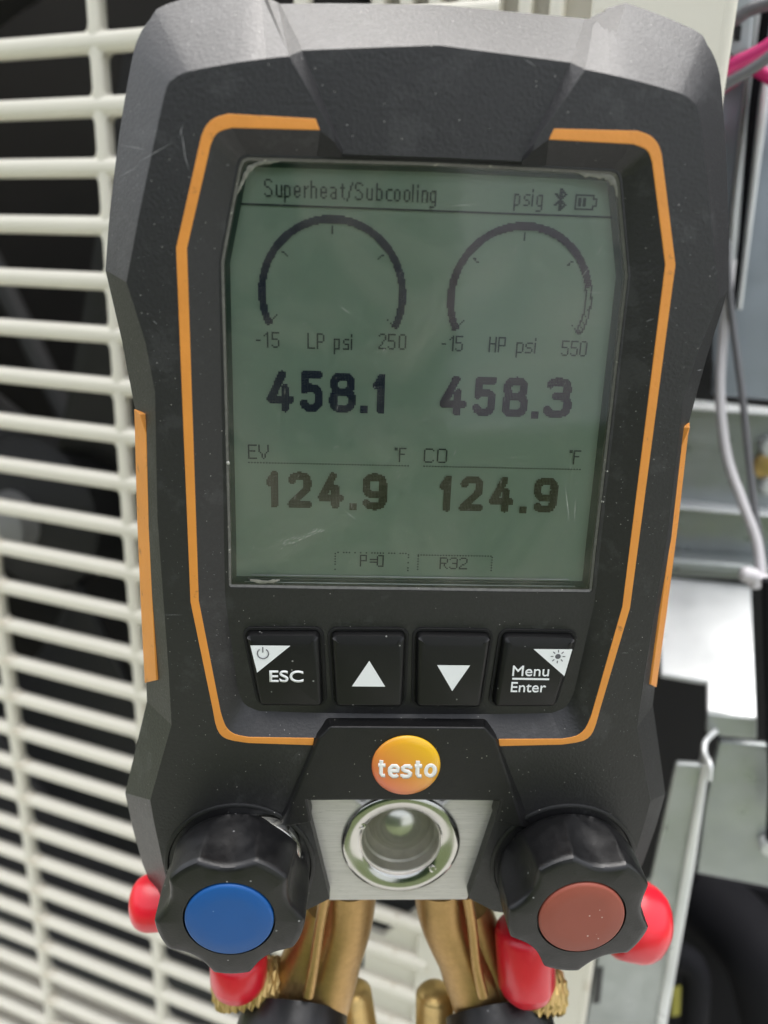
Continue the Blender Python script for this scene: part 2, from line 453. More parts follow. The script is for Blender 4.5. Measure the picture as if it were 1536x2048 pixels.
# cavity with fan
ub('base_pan', wbox(XL - 0.02, EDGE + 0.004, GY - 0.004, GY + 0.34, 0.06, 0.449), CREAM, bev=0.004)
ub('side_casing', wbox(XL - 0.02, XL - 0.001, GY - 0.003, GY + 0.34, 0.4495, 1.40), CREAM, bev=0.004)
ub('top_frame', plate_xz([(XL, 1.181), (-0.0865, 1.181), (-0.0865, 1.40), (XL, 1.40)], -0.0012, 0.005), CREAM, bev=0.001)
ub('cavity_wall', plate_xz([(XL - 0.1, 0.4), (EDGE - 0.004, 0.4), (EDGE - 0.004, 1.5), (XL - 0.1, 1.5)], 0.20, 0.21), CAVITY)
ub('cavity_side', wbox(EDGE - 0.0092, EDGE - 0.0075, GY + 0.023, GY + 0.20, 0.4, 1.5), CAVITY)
sh = []
for yy, rr in ((0.012, 0.262), (0.02, 0.245), (0.05, 0.235), (0.12, 0.235)):
    sh.append([Vector((min(EDGE - 0.010, HUB[0] + rr * math.cos(2 * math.pi * k / 72)), GY + yy, HUB[1] + rr * math.sin(2 * math.pi * k / 72))) for k in range(72)])
shroud = ub('fan_shroud', loft(sh), SHROUD, smooth=40)
fan = ub('fan', lathe((FC[0], GY + 0.10, FC[1]), (0, -1, 0), [(0, 0.045), (0.03, 0.042), (0.04, 0.03), (0.043, 0.0)], 40), FANM, smooth=35)
for k in range(3):
    V = []; F = []
    na, nr = 14, 10
    for i in range(na + 1):
        for j in range(nr + 1):
            t = j / nr; rr = 0.04 + 0.185 * t
            a = R(120 * k + 20) + (i / na) * (0.75 + 0.55 * t) - 0.5 * t
            yy = GY + 0.105 - 0.055 * (i / na) * (0.6 + 0.4 * t)
            V.append(Vector((FC[0] + rr * math.cos(a), yy, FC[1] + rr * math.sin(a))))
    for i in range(na):
        for j in range(nr):
            q = i * (nr + 1) + j; F.append((q, q + 1, q + nr + 2, q + nr + 1))
    b_ = ub('blade', (V, F), FANM, parent=fan, smooth=60)
    md = b_.modifiers.new('s', 'SOLIDIFY'); md.thickness = 0.003
ub('hub_nut', lathe((FC[0], GY + 0.06, FC[1]), (0, -1, 0), [(0, 0.016), (0.012, 0.015), (0.018, 0.008), (0.019, 0)], 24), mat('grey_nut', (0.4, 0.4, 0.4, 1), 0.4), parent=fan, smooth=35)
for a in (35, 62, 118, 150, -20, -48):
    c, s_ = math.cos(R(a)), math.sin(R(a))
    ub('motor_strut', tube([(FC[0] + 0.03 * c, GY + 0.125, FC[1] + 0.03 * s_), (FC[0] + 0.235 * c, GY + 0.125, FC[1] + 0.235 * s_)], 0.006, 8), SHROUD, smooth=40)

# ---- service compartment beside the panel: galvanised sheets, each at its own depth
def sheet(name, px, yoff, thick, m, bev=0.0006, label=None):
    P = [unit(a, b, yoff) for a, b in px]
    n = len(P)
    V = P + [p + Vector((0, thick, 0)) for p in P]
    F = [tuple(range(n)), tuple(range(n, 2 * n))[::-1]] + [(i, (i + 1) % n, n + (i + 1) % n, n + i) for i in range(n)]
    o = ub(name, (V, F), m, bev=bev)
    if label: o['label'] = label
    return o
def rodp(name, px, r, m, ys, parent=None, n=12, k=8):
    """rod through pixels, each at its own depth behind the panel plane"""
    P = spline([unit(a, b, y) for (a, b), y in zip(px, ys)], k)
    return ub(name, tube(P, r, n), m, parent=parent, smooth=60)

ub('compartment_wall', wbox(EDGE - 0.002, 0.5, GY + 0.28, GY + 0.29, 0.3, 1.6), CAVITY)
sheet('control_box_cover', [(1440, -40), (1640, -60), (1660, 812), (1424, 790), (1424, 420)], 0.085, 0.004, GALVB, bev=0.001)
sheet('post_flange', [(1512, -60), (1534, -60), (1497, 210), (1478, 470), (1462, 640), (1440, 640), (1462, 420)], 0.074, 0.006, ZINC, bev=0.0012)
sheet('post_web', [(1534, -60), (1556, -60), (1520, 190), (1494, 430), (1474, 620), (1464, 620), (1480, 470), (1499, 210)], 0.078, 0.004, BLACKW)
sheet('cover_lip', [(1560, -60), (1574, -60), (1540, 190), (1508, 430), (1484, 620), (1476, 620), (1496, 430), (1522, 190)], 0.072, 0.005, ZINC, bev=0.001)
sheet('slotted_bracket', [(1440, -40), (1512, -40), (1500, 130), (1478, 130), (1440, 92)], 0.070, 0.004, GALV, bev=0.0008)
sheet('bracket_slot', [(1468, 48), (1484, 50), (1481, 80), (1467, 78)], 0.0692, 0.0006, DARKGAP, bev=0)  # thin dark sheet, the slot's inner shade put into colour
def shelf(px0, px1, y0, y1, hgt, m, name):
    """a horizontal ledge: upper face from depth y0 to y1, front lip hgt high"""
    a, b = unit(*px0, y0), unit(*px1, y0)
    V = [a, b, b + Vector((0, y1 - y0, 0.0)), a + Vector((0, y1 - y0, 0.0)), a - Vector((0, 0, hgt)), b - Vector((0, 0, hgt)), b + Vector((0, y1 - y0, -hgt)), a + Vector((0, y1 - y0, -hgt))]
    F = [(0, 1, 2, 3), (4, 7, 6, 5), (0, 4, 5, 1), (1, 5, 6, 2), (2, 6, 7, 3), (3, 7, 4, 0)]
    return ub(name, (V, F), m, bev=0.0012, seg=3)
sheet('middle_plate', [(1372, 800), (1680, 830), (1700, 1170), (1300, 1150)], 0.100, 0.004, GALV)
shelf((1372, 812), (1680, 836), 0.088, 0.0996, 0.0012, ZINC, 'ledge')
shelf((1350, 1012), (1680, 1042), 0.088, 0.0996, 0.0012, ZINC, 'ledge')
shelf((1330, 1118), (1680, 1146), 0.085, 0.0996, 0.0035, GALV, 'ledge')
sheet('box_gap', [(1408, 726), (1426, 724), (1424, 778), (1398, 776)], 0.0835, 0.001, DARKGAP, bev=0)  # dark sheet over the cover paints the shade of a hole
# top-lit white shelf: its sheet lies back, sloping up into the unit
def sloped(name, px, m, thick=0.002):
    P = [unit(a, b, y) for a, b, y in px]; n = len(P)
    V = P + [p - Vector((0, 0, thick)) for p in P]
    F = [tuple(range(n)), tuple(range(n, 2 * n))[::-1]] + [(i, (i + 1) % n, n + (i + 1) % n, n + i) for i in range(n)]
    return ub(name, (V, F), m, bev=0.0006)
sloped('top_shelf', [(1322, 1346, 0.045), (1318, 1152, 0.088), (1502, 1170, 0.088), (1514, 1436, 0.030), (1414, 1426, 0.032), (1414, 1362, 0.045)], ZINC)
sheet('shelf_lip', [(1414, 1428), (1514, 1438), (1514, 1480), (1448, 1474), (1412, 1466)], 0.030, 0.003, GALV)
sheet('side_plate', [(1438, 1482), (1640, 1500), (1660, 1800), (1391, 1747), (1410, 1600)], 0.036, 0.003, GALV, bev=0.001, label='green-grey reflecting galvanised plate')
sheet('channel_post', [(1351, 1528), (1408, 1531), (1372, 1720), (1312, 2075), (1165, 2075), (1196, 1900), (1250, 1800), (1300, 1760)], 0.016, 0.003, GALV, bev=0.001)
sheet('post_edge', [(1406, 1529), (1420, 1530), (1388, 1745), (1330, 2075), (1308, 2075), (1370, 1722)], 0.0135, 0.010, ZINC, bev=0.002)
sheet('post_slot', [(1192, 1938), (1207, 1936), (1200, 2006), (1185, 2008)], 0.0155, 0.0005, SHROUD, bev=0)  # groove shade painted as a thin darker sheet on the post
rodp('earth_strip', [(1432, 1462), (1412, 1482), (1409, 1505), (1420, 1530), (1418, 1560)], 0.0009, ZINC, [0.03, 0.022, 0.018, 0.013, 0.012])
sheet('lower_housing', [(1340, 1780), (1391, 1752), (1700, 1815), (1700, 2120), (1300, 2120)], 0.10, 0.01, BLACKW)
rodp('bulging_duct', [(1400, 1790), (1470, 1850), (1530, 1930), (1570, 2080)], 0.016, BLACKW, [0.085, 0.075, 0.065, 0.06])
rodp('bulging_duct', [(1335, 1900), (1385, 1930), (1392, 2000), (1380, 2100)], 0.0055, BLACKW, [0.05, 0.05, 0.05, 0.05])
sheet('yellow_label', [(1346, 1975), (1362, 1972), (1360, 2030), (1343, 2034)], 0.0438, 0.0004, YELLOW, bev=0)
# screws and washer
def disc_at(name, px, yoff, r, h, m, slot=True):
    c = unit(*px, yoff)
    o = ub(name, lathe(c + Vector((0, h * 0.3, 0)), (0, -1, 0), [(0, r), (h * 0.5, r), (h, r * 0.75), (h * 1.1, r * 0.3), (h * 1.02, 0)], 24), m, smooth=35)
    return o
disc_at('screw', (1542, 893), 0.097, 0.0042, 0.004, ZINC)
disc_at('screw', (1540, 972), 0.097, 0.0040, 0.004, ZINC)
disc_at('brass_washer', (1534, 932), 0.098, 0.0052, 0.0016, BRASSK)
disc_at('hook_screw', (1538, 1690), 0.034, 0.0035, 0.004, ZINC)

def wire(name, label, cat, px, ys, r, m):
    P = spline([unit(a, b, y) for (a, b), y in zip(px, ys)], 10)
    c = P[len(P) // 2]
    V, F = tube(P, r, 14)
    o = build(name, [v - c for v in V], F, m, None, smooth=60, k=1.0)
    o.location = c
    return tag(o, label, cat)
wire('pink_wire', 'pink wire crossing above the grey cable at the top corner', 'wire', [(1380, 190), (1459, 133), (1500, 112), (1540, 88), (1620, 20)], [0.045] * 5, 0.00185, PINK)
wire('pink_wire', 'pink wire emerging from beneath the grey cable, its end cut off', 'wire', [(1420, 192), (1470, 158), (1506, 138), (1545, 158), (1640, 200)], [0.062, 0.060, 0.055, 0.055, 0.055], 0.0018, PINK)
wire('grey_cable', 'dark grey cable running between the two pink wires', 'cable', [(1380, 215), (1457, 166), (1500, 140), (1540, 112), (1620, 40)], [0.038] * 5, 0.0015, GREYW)
wire('grey_cable', 'dark grey cable above the pink wires at the slotted bracket', 'cable', [(1400, 60), (1470, 38), (1500, 20), (1560, 0)], [0.05] * 4, 0.0018, GREYW)
wire('white_wire', 'white wire hanging in a curve down to the plastic connector', 'wire', [(1462, 520), (1447, 660), (1440, 790), (1453, 910), (1482, 998), (1512, 1080), (1522, 1150)], [0.07, 0.07, 0.066, 0.062, 0.058, 0.054, 0.05], 0.0017, WHITEW)
wire('grey_cable', 'thin dark grey cable hanging beside the white wire', 'cable', [(1452, 480), (1462, 620), (1484, 790), (1500, 940), (1510, 1020), (1528, 1140)], [0.068, 0.068, 0.065, 0.062, 0.06, 0.056], 0.0012, GREYW)
wire('black_cable', 'thick black cable hanging below the plastic connector', 'cable', [(1540, 1160), (1541, 1300), (1546, 1450), (1552, 1560), (1546, 1680)], [0.025] * 5, 0.0024, BLACKW)
c = unit(1509, 1150, 0.045)
con = build('wire_connector', *join(tuple(lathe((-0.0045, 0, 0), (1, 0, -0.15), [(0, 0.0016), (0.001, 0.0026), (0.005, 0.0028), (0.0055, 0.0020), (0.010, 0.0019), (0.0105, 0.0012)], 20)), tuple(lathe((0.0, 0, 0.0), (0.2, 0, -1), [(0, 0.002), (0.004, 0.0022), (0.0045, 0.0016)], 16))), WHITEW, None, smooth=35, k=1.0)
con.location = c
tag(con, 'small translucent white plastic connector joining wires on the white shelf', 'connector')

# ==================================================================
#  THE GAUGE
# ==================================================================
dm = W @ M
rotd = Matrix(((dm[0][0], -dm[0][1], -dm[0][2]), (dm[1][0], -dm[1][1], -dm[1][2]), (dm[2][0], -dm[2][1], -dm[2][2])))
u_, s_, v_ = np.linalg.svd(np.array(rotd)); rotd = Matrix((u_ @ v_).tolist())
pw = CAM + (W @ P0) * MM
gauge = empty('digital_manifold_gauge', 'black handheld digital pressure gauge with green display, orange trim, blue and brick red knobs', 'gauge',
              mw=Matrix.Translation(Vector(pw.tolist())) @ rotd.to_4x4())

def sym(Ls, Rs, z):
    """average of the traced left and right outlines, as the right half (x > 0), listed from top to bottom"""
    out = []
    for i, (l, r) in enumerate(zip(Ls, Rs)):
        zz = z[i] if isinstance(z, (list, tuple)) else z
        a = dev(l[0], l[1], zz) if l else None
        b = dev(r[0], r[1], zz) if r else None
        if a is not None and b is not None: out.append(Vector(((b.x - a.x) / 2, (a.y + b.y) / 2, zz)))
        else:
            q = a if a is not None else b
            out.append(Vector((abs(q.x), q.y, zz)))
    return out
def ring(half, centre0=True, centre1=True):
    """full closed ring from a right half; first and last points sit on the axis"""
    h = [v.copy() for v in half]
    if centre0: h[0].x = 0
    if centre1: h[-1].x = 0
    left = [Vector((-v.x, v.y, v.z)) for v in h[::-1]]
    return h + left[1:-1]

zA = -11
A_L = [(868, 6), (551, 2), None, None, (318, 20), (291, 52), (277, 88), (266, 140), (245, 275), (229, 430), (220, 543), (253, 700), (276, 820), (283, 1085), (298, 1366), (298, 1408), (257, 1585), (270, 1650), (290, 1718), (325, 1800), (345, 1862), (618, 1836), (659, 1812), (607, 1600), (802, 1599)]
A_R = [(868, 6), (1182, 34), (1210, 20), (1246, 4), (1374, 46), (1406, 73), (1433, 109), (1447, 160), (1460, 319), (1467, 478), (1465, 578), (1423, 699), (1382, 849), (1356, 1079), (1315, 1374), (1310, 1405), (1337, 1589), (1319, 1650), (1290, 1735), (1262, 1800), (1240, 1862), (1001, 1840), (933, 1812), (998, 1601), (802, 1599)]
B_L = [(868, 98), (574, 114), (520, 119), (450, 128), (380, 142), (359, 150), (345, 161), (333, 180), (305, 300), (275, 450), (250, 564), (293, 700), (310, 775), (318, 1040), (336, 1340), (342, 1461), (296, 1605), (305, 1650), (322, 1710), (340, 1785), (360, 1838), (618, 1818), (657, 1797), (605, 1600), (802, 1599)]
B_R = [(868, 98), (1169, 137), (1200, 144), (1240, 154), (1330, 177), (1369, 190), (1386, 203), (1399, 222), (1410, 319), (1426, 460), (1435, 602), (1395, 700), (1364, 820), (1341, 1050), (1288, 1350), (1274, 1445), (1297, 1597), (1287, 1640), (1273, 1699), (1250, 1785), (1225, 1838), (1001, 1829), (935, 1797), (999, 1601), (802, 1599)]
A = sym(A_L, A_R, zA); B = sym(B_L, B_R, 0)
A[2], A[3] = Vector((A[2].x, A[2].y, zA)), Vector((A[3].x, A[3].y, zA))
for k_ in (21, 22, 23, 24):                    # walls of the notch are square to the face
    A[k_].x, A[k_].y = B[k_].x, B[k_].y
BK = [Vector((v.x * (0.84 if i < 20 else 1), v.y * (0.93 if i < 20 else 1), -40)) for i, v in enumerate(A)]
BK[21].y = A[21].y; BK[20].y = A[20].y; BK[20].x = A[20].x * 0.85
C_L = [(866, 262), (676, 254), (631, 237), (455, 230), (432, 237), (414, 253), (403, 273), (353, 494.5), (385, 1206), (428.5, 1420), (440, 1461), (461, 1481), (505, 1486), (631, 1490.5), (817, 1491)]
C_R = [(866, 262), (1066, 272), (1108, 257.5), (1273.5, 259), (1301, 269), (1317, 285), (1324, 310), (1351.5, 531), (1264, 1214), (1203, 1418), (1192, 1460), (1174, 1478), (1130, 1489), (1003, 1491.7), (817, 1491)]
D_L = [(870, 306), (689, 298), (641, 260.7), (462, 257), (440, 263), (430, 272), (424, 290), (375.5, 494), (400, 1203), (443, 1426), (452, 1455), (469.5, 1470), (500, 1475), (631, 1476), (817, 1477)]
D_R = [(870, 306), (1051, 313), (1099, 279), (1264, 287), (1287, 296), (1299, 308), (1307, 328), (1331.5, 531), (1247, 1211), (1185, 1425), (1171, 1454), (1153, 1469), (1126, 1476), (1000, 1477.6), (817, 1477)]
zE = -3.2
E_L = [(862, 320), (690, 315), (641, 314), (494, 313), (483, 316), (478, 322), (474, 334), (440, 530), (456, 1200), (484, 1378), (492, 1400), (503, 1414), (525, 1424), (640, 1427), (815, 1428)]
E_R = [(862, 320), (1050, 330), (1099, 331), (1226, 334), (1238, 339), (1243, 346), (1247, 358), (1264, 545), (1194, 1206), (1158, 1378), (1149, 1400), (1137, 1414), (1110, 1424), (1000, 1427), (815, 1428)]
F_L = [(862, 324), (690, 319), (641, 318.5), (497, 317.5), (487, 321), (483, 327), (479, 338), (443.5, 530), (459, 1100), (461, 1170), (464, 1174), (470, 1175.5), (500, 1176), (640, 1179), (815, 1181)]
F_R = [(862, 324), (1050, 334), (1099, 335), (1223, 338.5), (1234, 343), (1239, 350), (1243, 362), (1260, 546), (1196, 1100), (1189, 1180), (1186, 1184), (1180, 1185.5), (1150, 1185), (1000, 1183.5), (815, 1181)]
Cc = sym(C_L, C_R, 0); Dd = sym(D_L, D_R, 0); Ee = sym(E_L, E_R, zE); Ff = sym(F_L, F_R, zE)
def densify(h, spans, k=3):
    out = []
    for i in range(len(h)):
        out.append(h[i])
        for a, b in spans:
            if a <= i < b:
                p0, p1, p2, p3 = h[max(i - 1, a)], h[i], h[i + 1], h[min(i + 2, b)]
                for j in range(1, k):
                    t = j / k
                    out.append(0.5 * ((2 * p1) + (p2 - p0) * t + (2 * p0 - 5 * p1 + 4 * p2 - p3) * t * t + (3 * p1 - p0 - 3 * p2 + p3) * t ** 3))
    return out
spA = [(2, 9)]
A, B, BK = densify(A, spA), densify(B, spA), densify(BK, spA)
spC = [(3, 6), (9, 12)]
Cc, Dd, Ee, Ff = [densify(h, spC) for h in (Cc, Dd, Ee, Ff)]
NS = len(Cc)
Gg = [Vector((v.x * 0.995, v.y - (0.1 if v.y > 0 else -0.1), -7.5)) for v in Ff]
rB, rC, rD, rE, rF, rG = [ring(h) for h in (B, Cc, Dd, Ee, Ff, Gg)]
rA, rK = ring(A), ring(BK)

def fillmesh(V, F, outer, inner):
    """triangulated face between two loops (indices into V)"""
    from mathutils.geometry import delaunay_2d_cdt
    idx = outer + inner
    pts = [Vector((V[i].x, V[i].y)) for i in idx]
    no, ni = len(outer), len(inner)
    edges = [(i, (i + 1) % no) for i in range(no)] + [(no + i, no + (i + 1) % ni) for i in range(ni)]
    v2, e2, f2, ov, oe, of = delaunay_2d_cdt(pts, edges, [], 0, 1e-6)
    def inside(p, poly):
        c = False; n = len(poly)
        for i in range(n):
            a, b = poly[i], poly[(i + 1) % n]
            if (a.y > p.y) != (b.y > p.y) and p.x < (b.x - a.x) * (p.y - a.y) / (b.y - a.y) + a.x: c = not c
        return c
    po, pi_ = pts[:no], pts[no:]
    for f in f2:
        if any(not ov[i] for i in f): continue
        c = sum((v2[i] for i in f), Vector((0, 0))) / len(f)
        if inside(c, po) and not inside(c, pi_):
            F.append(tuple(idx[ov[i][0]] for i in f))
V, F = loft([rK, rA, rB], True, True, False)
nB0 = 2 * len(rA); outer = list(range(nB0, nB0 + len(rB)))
base = len(V)
V2, F2 = loft([rC, rD, rE, rF, rG], True, False, True)
V += V2; F += [tuple(i + base for i in q) for q in F2]
inner = list(range(base, base + len(rC)))
fillmesh(V, F, outer, inner)

def clean_mesh(name, V, F):
    me = bpy.data.meshes.new(name); me.from_pydata([tuple(v) for v in V], [], F)
    bm = bmesh.new(); bm.from_mesh(me); bmesh.ops.remove_doubles(bm, verts=bm.verts, dist=1e-4)
    bmesh.ops.recalc_face_normals(bm, faces=bm.faces); bm.to_mesh(me); bm.free()
    return me
hob = bpy.data.objects.new('housing_blank', clean_mesh('hb', V, F)); COL.objects.link(hob)
# sunken panel running over the top rim down to the display: cut out of the blank
zs_ = -1.9
def st(lp, lb, rp, rb, zp_, zb_):
    p_ = sym([lp], [rp], zp_)[0]; b_ = sym([lb], [rb], zb_)[0]
    return p_, b_
p1, b1 = st((601, 99), (575, 113), (1137, 126), (1168, 138), zs_, 0)
p2, b2 = st((691, 300), (669, 262), (1050, 313), (1076, 284), zs_, 0)
p0, b0 = st((562, 8), (538, 2), (1172, 35), (1199, 26), -11.7, -11)
def ext(a, b, t): return b + (b - a) * t
rows = []
p0e, b0e = ext(p1, p0, 0.6), ext(b1, b0, 0.6)
dslope = (p2.x - p1.x) / (p2.y - p1.y)
p3 = Vector((p2.x + dslope * -0.9, p2.y - 0.9, zs_)); b3 = Vector((b2.x + dslope * -3.6, b2.y - 3.6, 0))
p3 = Vector((p2.x - 0.25, p2.y - 4, zs_)); b3 = Vector((b2.x - 1.7, b2.y - 4.8, 0))
m1 = dev(868, 90, zs_); m1.x = 0
m0 = dev(868, 6, -11.7); m0.x = 0
m2 = dev(871, 305, zs_); m2.x = 0
for p_, b_, c_ in ((p0e, b0e, ext(m1, m0, 0.6)), (p1, b1, m1), (p2, b2, m2), (p3, b3, Vector((0, m2.y - 4, zs_)))):
    o_ = b_ + (b_ - p_) * 3
    rows.append([Vector((-o_.x, o_.y, o_.z)), Vector((-b_.x, b_.y, b_.z)), Vector((-p_.x, p_.y, p_.z)), c_, Vector((p_.x, p_.y, p_.z)), b_, o_, Vector((0, o_.y, o_.z + 0.5))])
def midcurve(r, dy): return r
V_, F_ = loft(rows, True, True, True)
cut = bpy.data.objects.new('cut', clean_mesh('cut', V_, F_)); COL.objects.link(cut)
md = hob.modifiers.new('b', 'BOOLEAN'); md.operation = 'DIFFERENCE'; md.object = cut; md.solver = 'EXACT'
bpy.context.view_layer.update()
hm = bpy.data.meshes.new_from_object(hob.evaluated_get(bpy.context.evaluated_depsgraph_get()))
print('housing faces', len(hm.polygons))
V = [v.co.copy() for v in hm.vertices]; F = [tuple(p.vertices) for p in hm.polygons]
bpy.data.objects.remove(hob); bpy.data.objects.remove(cut)
housing = build('housing', V, F, RUBBER, gauge, bev=0.7, seg=5, ang=9)

# raised pad below the buttons, carrying the badge
P_ = {}
tt = sym([(664, 1454), (642, 1477), (569, 1652), (618, 1645), (608, 1601)], [(972, 1454), (995, 1478), (1050, 1657), (985, 1645), (997, 1601)], 1.3)
bb = sym([(655, 1451), (625, 1478), (543, 1662), (618, 1647), (608, 1602)], [(981, 1451), (1012, 1479), (1078, 1667), (985, 1647), (997, 1603)], [-0.4] * 5)
bb[3].x, bb[3].y, bb[4].x, bb[4].y = tt[3].x, tt[3].y, tt[4].x, tt[4].y
bb[3].z = bb[4].z = -5; bb[0].z = bb[1].z = -3.6
T = ring([Vector((0, tt[0].y, 1.3))] + tt + [Vector((0, tt[4].y, 1.3))])
Bq = ring([Vector((0, bb[0].y, -3.6))] + bb + [Vector((0, bb[4].y, -5))])
V = T + Bq; n = len(T)
F = [tuple(range(n))] + [(i, (i + 1) % n, n + (i + 1) % n, n + i) for i in range(n)]
build('badge_pad', V, F, BEZEL, gauge, bev=0.45, seg=3, ang=14)

# orange trim: one inlaid strip either side
def strip_between(outer_h, inner_h, s, name, zlift=0.12, m=ORANGE):
    o_ = [Vector((s * v.x, v.y, v.z + zlift)) for v in outer_h]; i_ = [Vector((s * v.x, v.y, v.z + zlift)) for v in inner_h]
    n = len(o_)
    V = o_ + i_ + [v + Vector((0, 0, -0.5)) for v in o_] + [v + Vector((0, 0, -0.5)) for v in i_]
    F = []
    for i in range(n - 1):
        F += [(i, i + 1, n + i + 1, n + i), (2 * n + i, 2 * n + i + 1, i + 1, i), (n + i, n + i + 1, 3 * n + i + 1, 3 * n + i)]
    F += [(0, n, 3 * n, 2 * n), (n - 1, 2 * n - 1, 4 * n - 1, 3 * n - 1)]
    return build(name, V, F, m, gauge, bev=0.12, seg=2, ang=40)
for s in (-1, 1):
    strip_between(Cc[2:NS - 1], Dd[2:NS - 1], s, 'orange_trim')

# orange grips set into the flanks
gi = sym([(280, 830), (296, 867), (302, 1042), (309, 1213), (316, 1360)], [(1378, 852), (1366, 890), (1349, 1035), (1325, 1213), (1303, 1369)], -4.9)
go = sym([(276, 818), (277, 850), (282, 1042), (289, 1213), (297, 1367)], [(1383, 846), (1380, 870), (1362, 1035), (1339, 1213), (1317, 1375)], -11)
for s in (-1, 1):
    a_ = [Vector((s * (v.x + 0.12), v.y, v.z + 0.12)) for v in gi]; b_ = [Vector((s * (v.x + 0.18), v.y, v.z)) for v in go]
    c_ = [Vector((s * (v.x - 1.5), v.y, -16)) for v in go]; d_ = [Vector((s * (v.x - 2.0), v.y, v.z - 1)) for v in gi]
    bk = [Vector((s * (v.x - 1.2), v.y, -17)) for v in go]
    rings = [[a_[i], b_[i], bk[i], c_[i], d_[i]] for i in range(5)]
    V, F = loft(rings, True, True, True)
    build('side_grip', V, F, ORANGE, gauge, bev=0.15, seg=2, ang=30)

# ---- display: lcd, edge seal, cover glass
lcd_poly = ring([Vector((v.x * 1.01, v.y * 1.005 + (0.3 if v.y > 0 else -0.3), -6.45)) for v in Ff])
n = len(lcd_poly)
lcd = build('lcd_panel', lcd_poly, [tuple(range(n))], LCDM, gauge)
def inset_ring(h, d, z):
    rr = ring(h); out = []
    for i, p in enumerate(rr):
        a, b = rr[i - 1], rr[(i + 1) % len(rr)]
        t = (b - a); t.z = 0; t.normalize()
        nrm = Vector((t.y, -t.x, 0))
        c = Vector((0, 20, 0)) - p
        if nrm.dot(c) < 0: nrm = -nrm
        out.append(Vector((p.x, p.y, 0)) + nrm * d + Vector((0, 0, z)))
    return out
V, F = loft([inset_ring(Ff, 0.05, -3.35), inset_ring(Ff, 0.45, -3.6), inset_ring(Ff, 0.55, -4.4)])
build('display_seal', V, F, SEALM, gauge, smooth=30)
V, F = loft([inset_ring(Ff, 0.15, -5.0), inset_ring(Ff, 0.9, -6.1), inset_ring(Ff, 1.0, -6.43)])
build('lcd_edge', V, F, LCDEDGE, gauge, smooth=20)
yb = min(v.y for v in Ff)
for k_, (h0, z0_) in enumerate(((0.35, -5.4), (0.9, -5.8), (1.5, -6.1))):
    pf = [(-31.5 + k_ * 0.6, yb + h0, z0_), (31.5 - k_ * 0.6, yb + h0, z0_)]
    build('edge_line', *tube(pf, 0.16, 8), GALV if k_ != 1 else LCDEDGE, lcd, smooth=40)
gl = inset_ring(Ff, 0.3, -3.75)
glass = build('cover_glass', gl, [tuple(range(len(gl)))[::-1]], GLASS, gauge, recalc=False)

# ------------------------------------------------------------------ lcd raster
ZL = -6.12
PITCH = 63.74 / 240
LX0 = -31.02 - 0.0
def cell(px, py):
    p = dev(px, py, ZL); return (p.x - LX0) / PITCH, (p.y + 20.0) / PITCH     # column, row (row counts upward)
class Bitmap:
    def __init__(s): s.c = set()
    def line(s, a, b, step=1):
        n = int(max(abs(b[0] - a[0]), abs(b[1] - a[1]), 1))
        for k in range(0, n + 1, step):
            s.c.add((int(round(a[0] + (b[0] - a[0]) * k / n)), int(round(a[1] + (b[1] - a[1]) * k / n))))
    def thick(s, pts, w):
        xs = [p[0] for p in pts]; ys = [p[1] for p in pts]
        for X in range(int(min(xs) - w) - 1, int(max(xs) + w) + 2):
            for Y in range(int(min(ys) - w) - 1, int(max(ys) + w) + 2):
                for (ax, ay), (bx, by) in zip(pts, pts[1:]):
                    dx, dy = bx - ax, by - ay; L2 = dx * dx + dy * dy
                    t = max(0, min(1, ((X - ax) * dx + (Y - ay) * dy) / L2)) if L2 else 0
                    if (X - ax - t * dx) ** 2 + (Y - ay - t * dy) ** 2 <= (w / 2) ** 2: s.c.add((X, Y)); break
    def mesh(s, name, m, g=0.07, z=ZL):
        V, F = [], []
        for X, Y in sorted(s.c):
            x0, x1 = LX0 + (X - 0.5 + g) * PITCH, LX0 + (X + 0.5 - g * 0.3) * PITCH
            y0, y1 = -20 + (Y - 0.5 + g) * PITCH, -20 + (Y + 0.5 - g * 0.3) * PITCH
            k = len(V); V += [(x0, y0, z), (x1, y0, z), (x1, y1, z), (x0, y1, z)]; F.append((k, k + 1, k + 2, k + 3))
        return build(name, V, F, m, lcd, recalc=False)
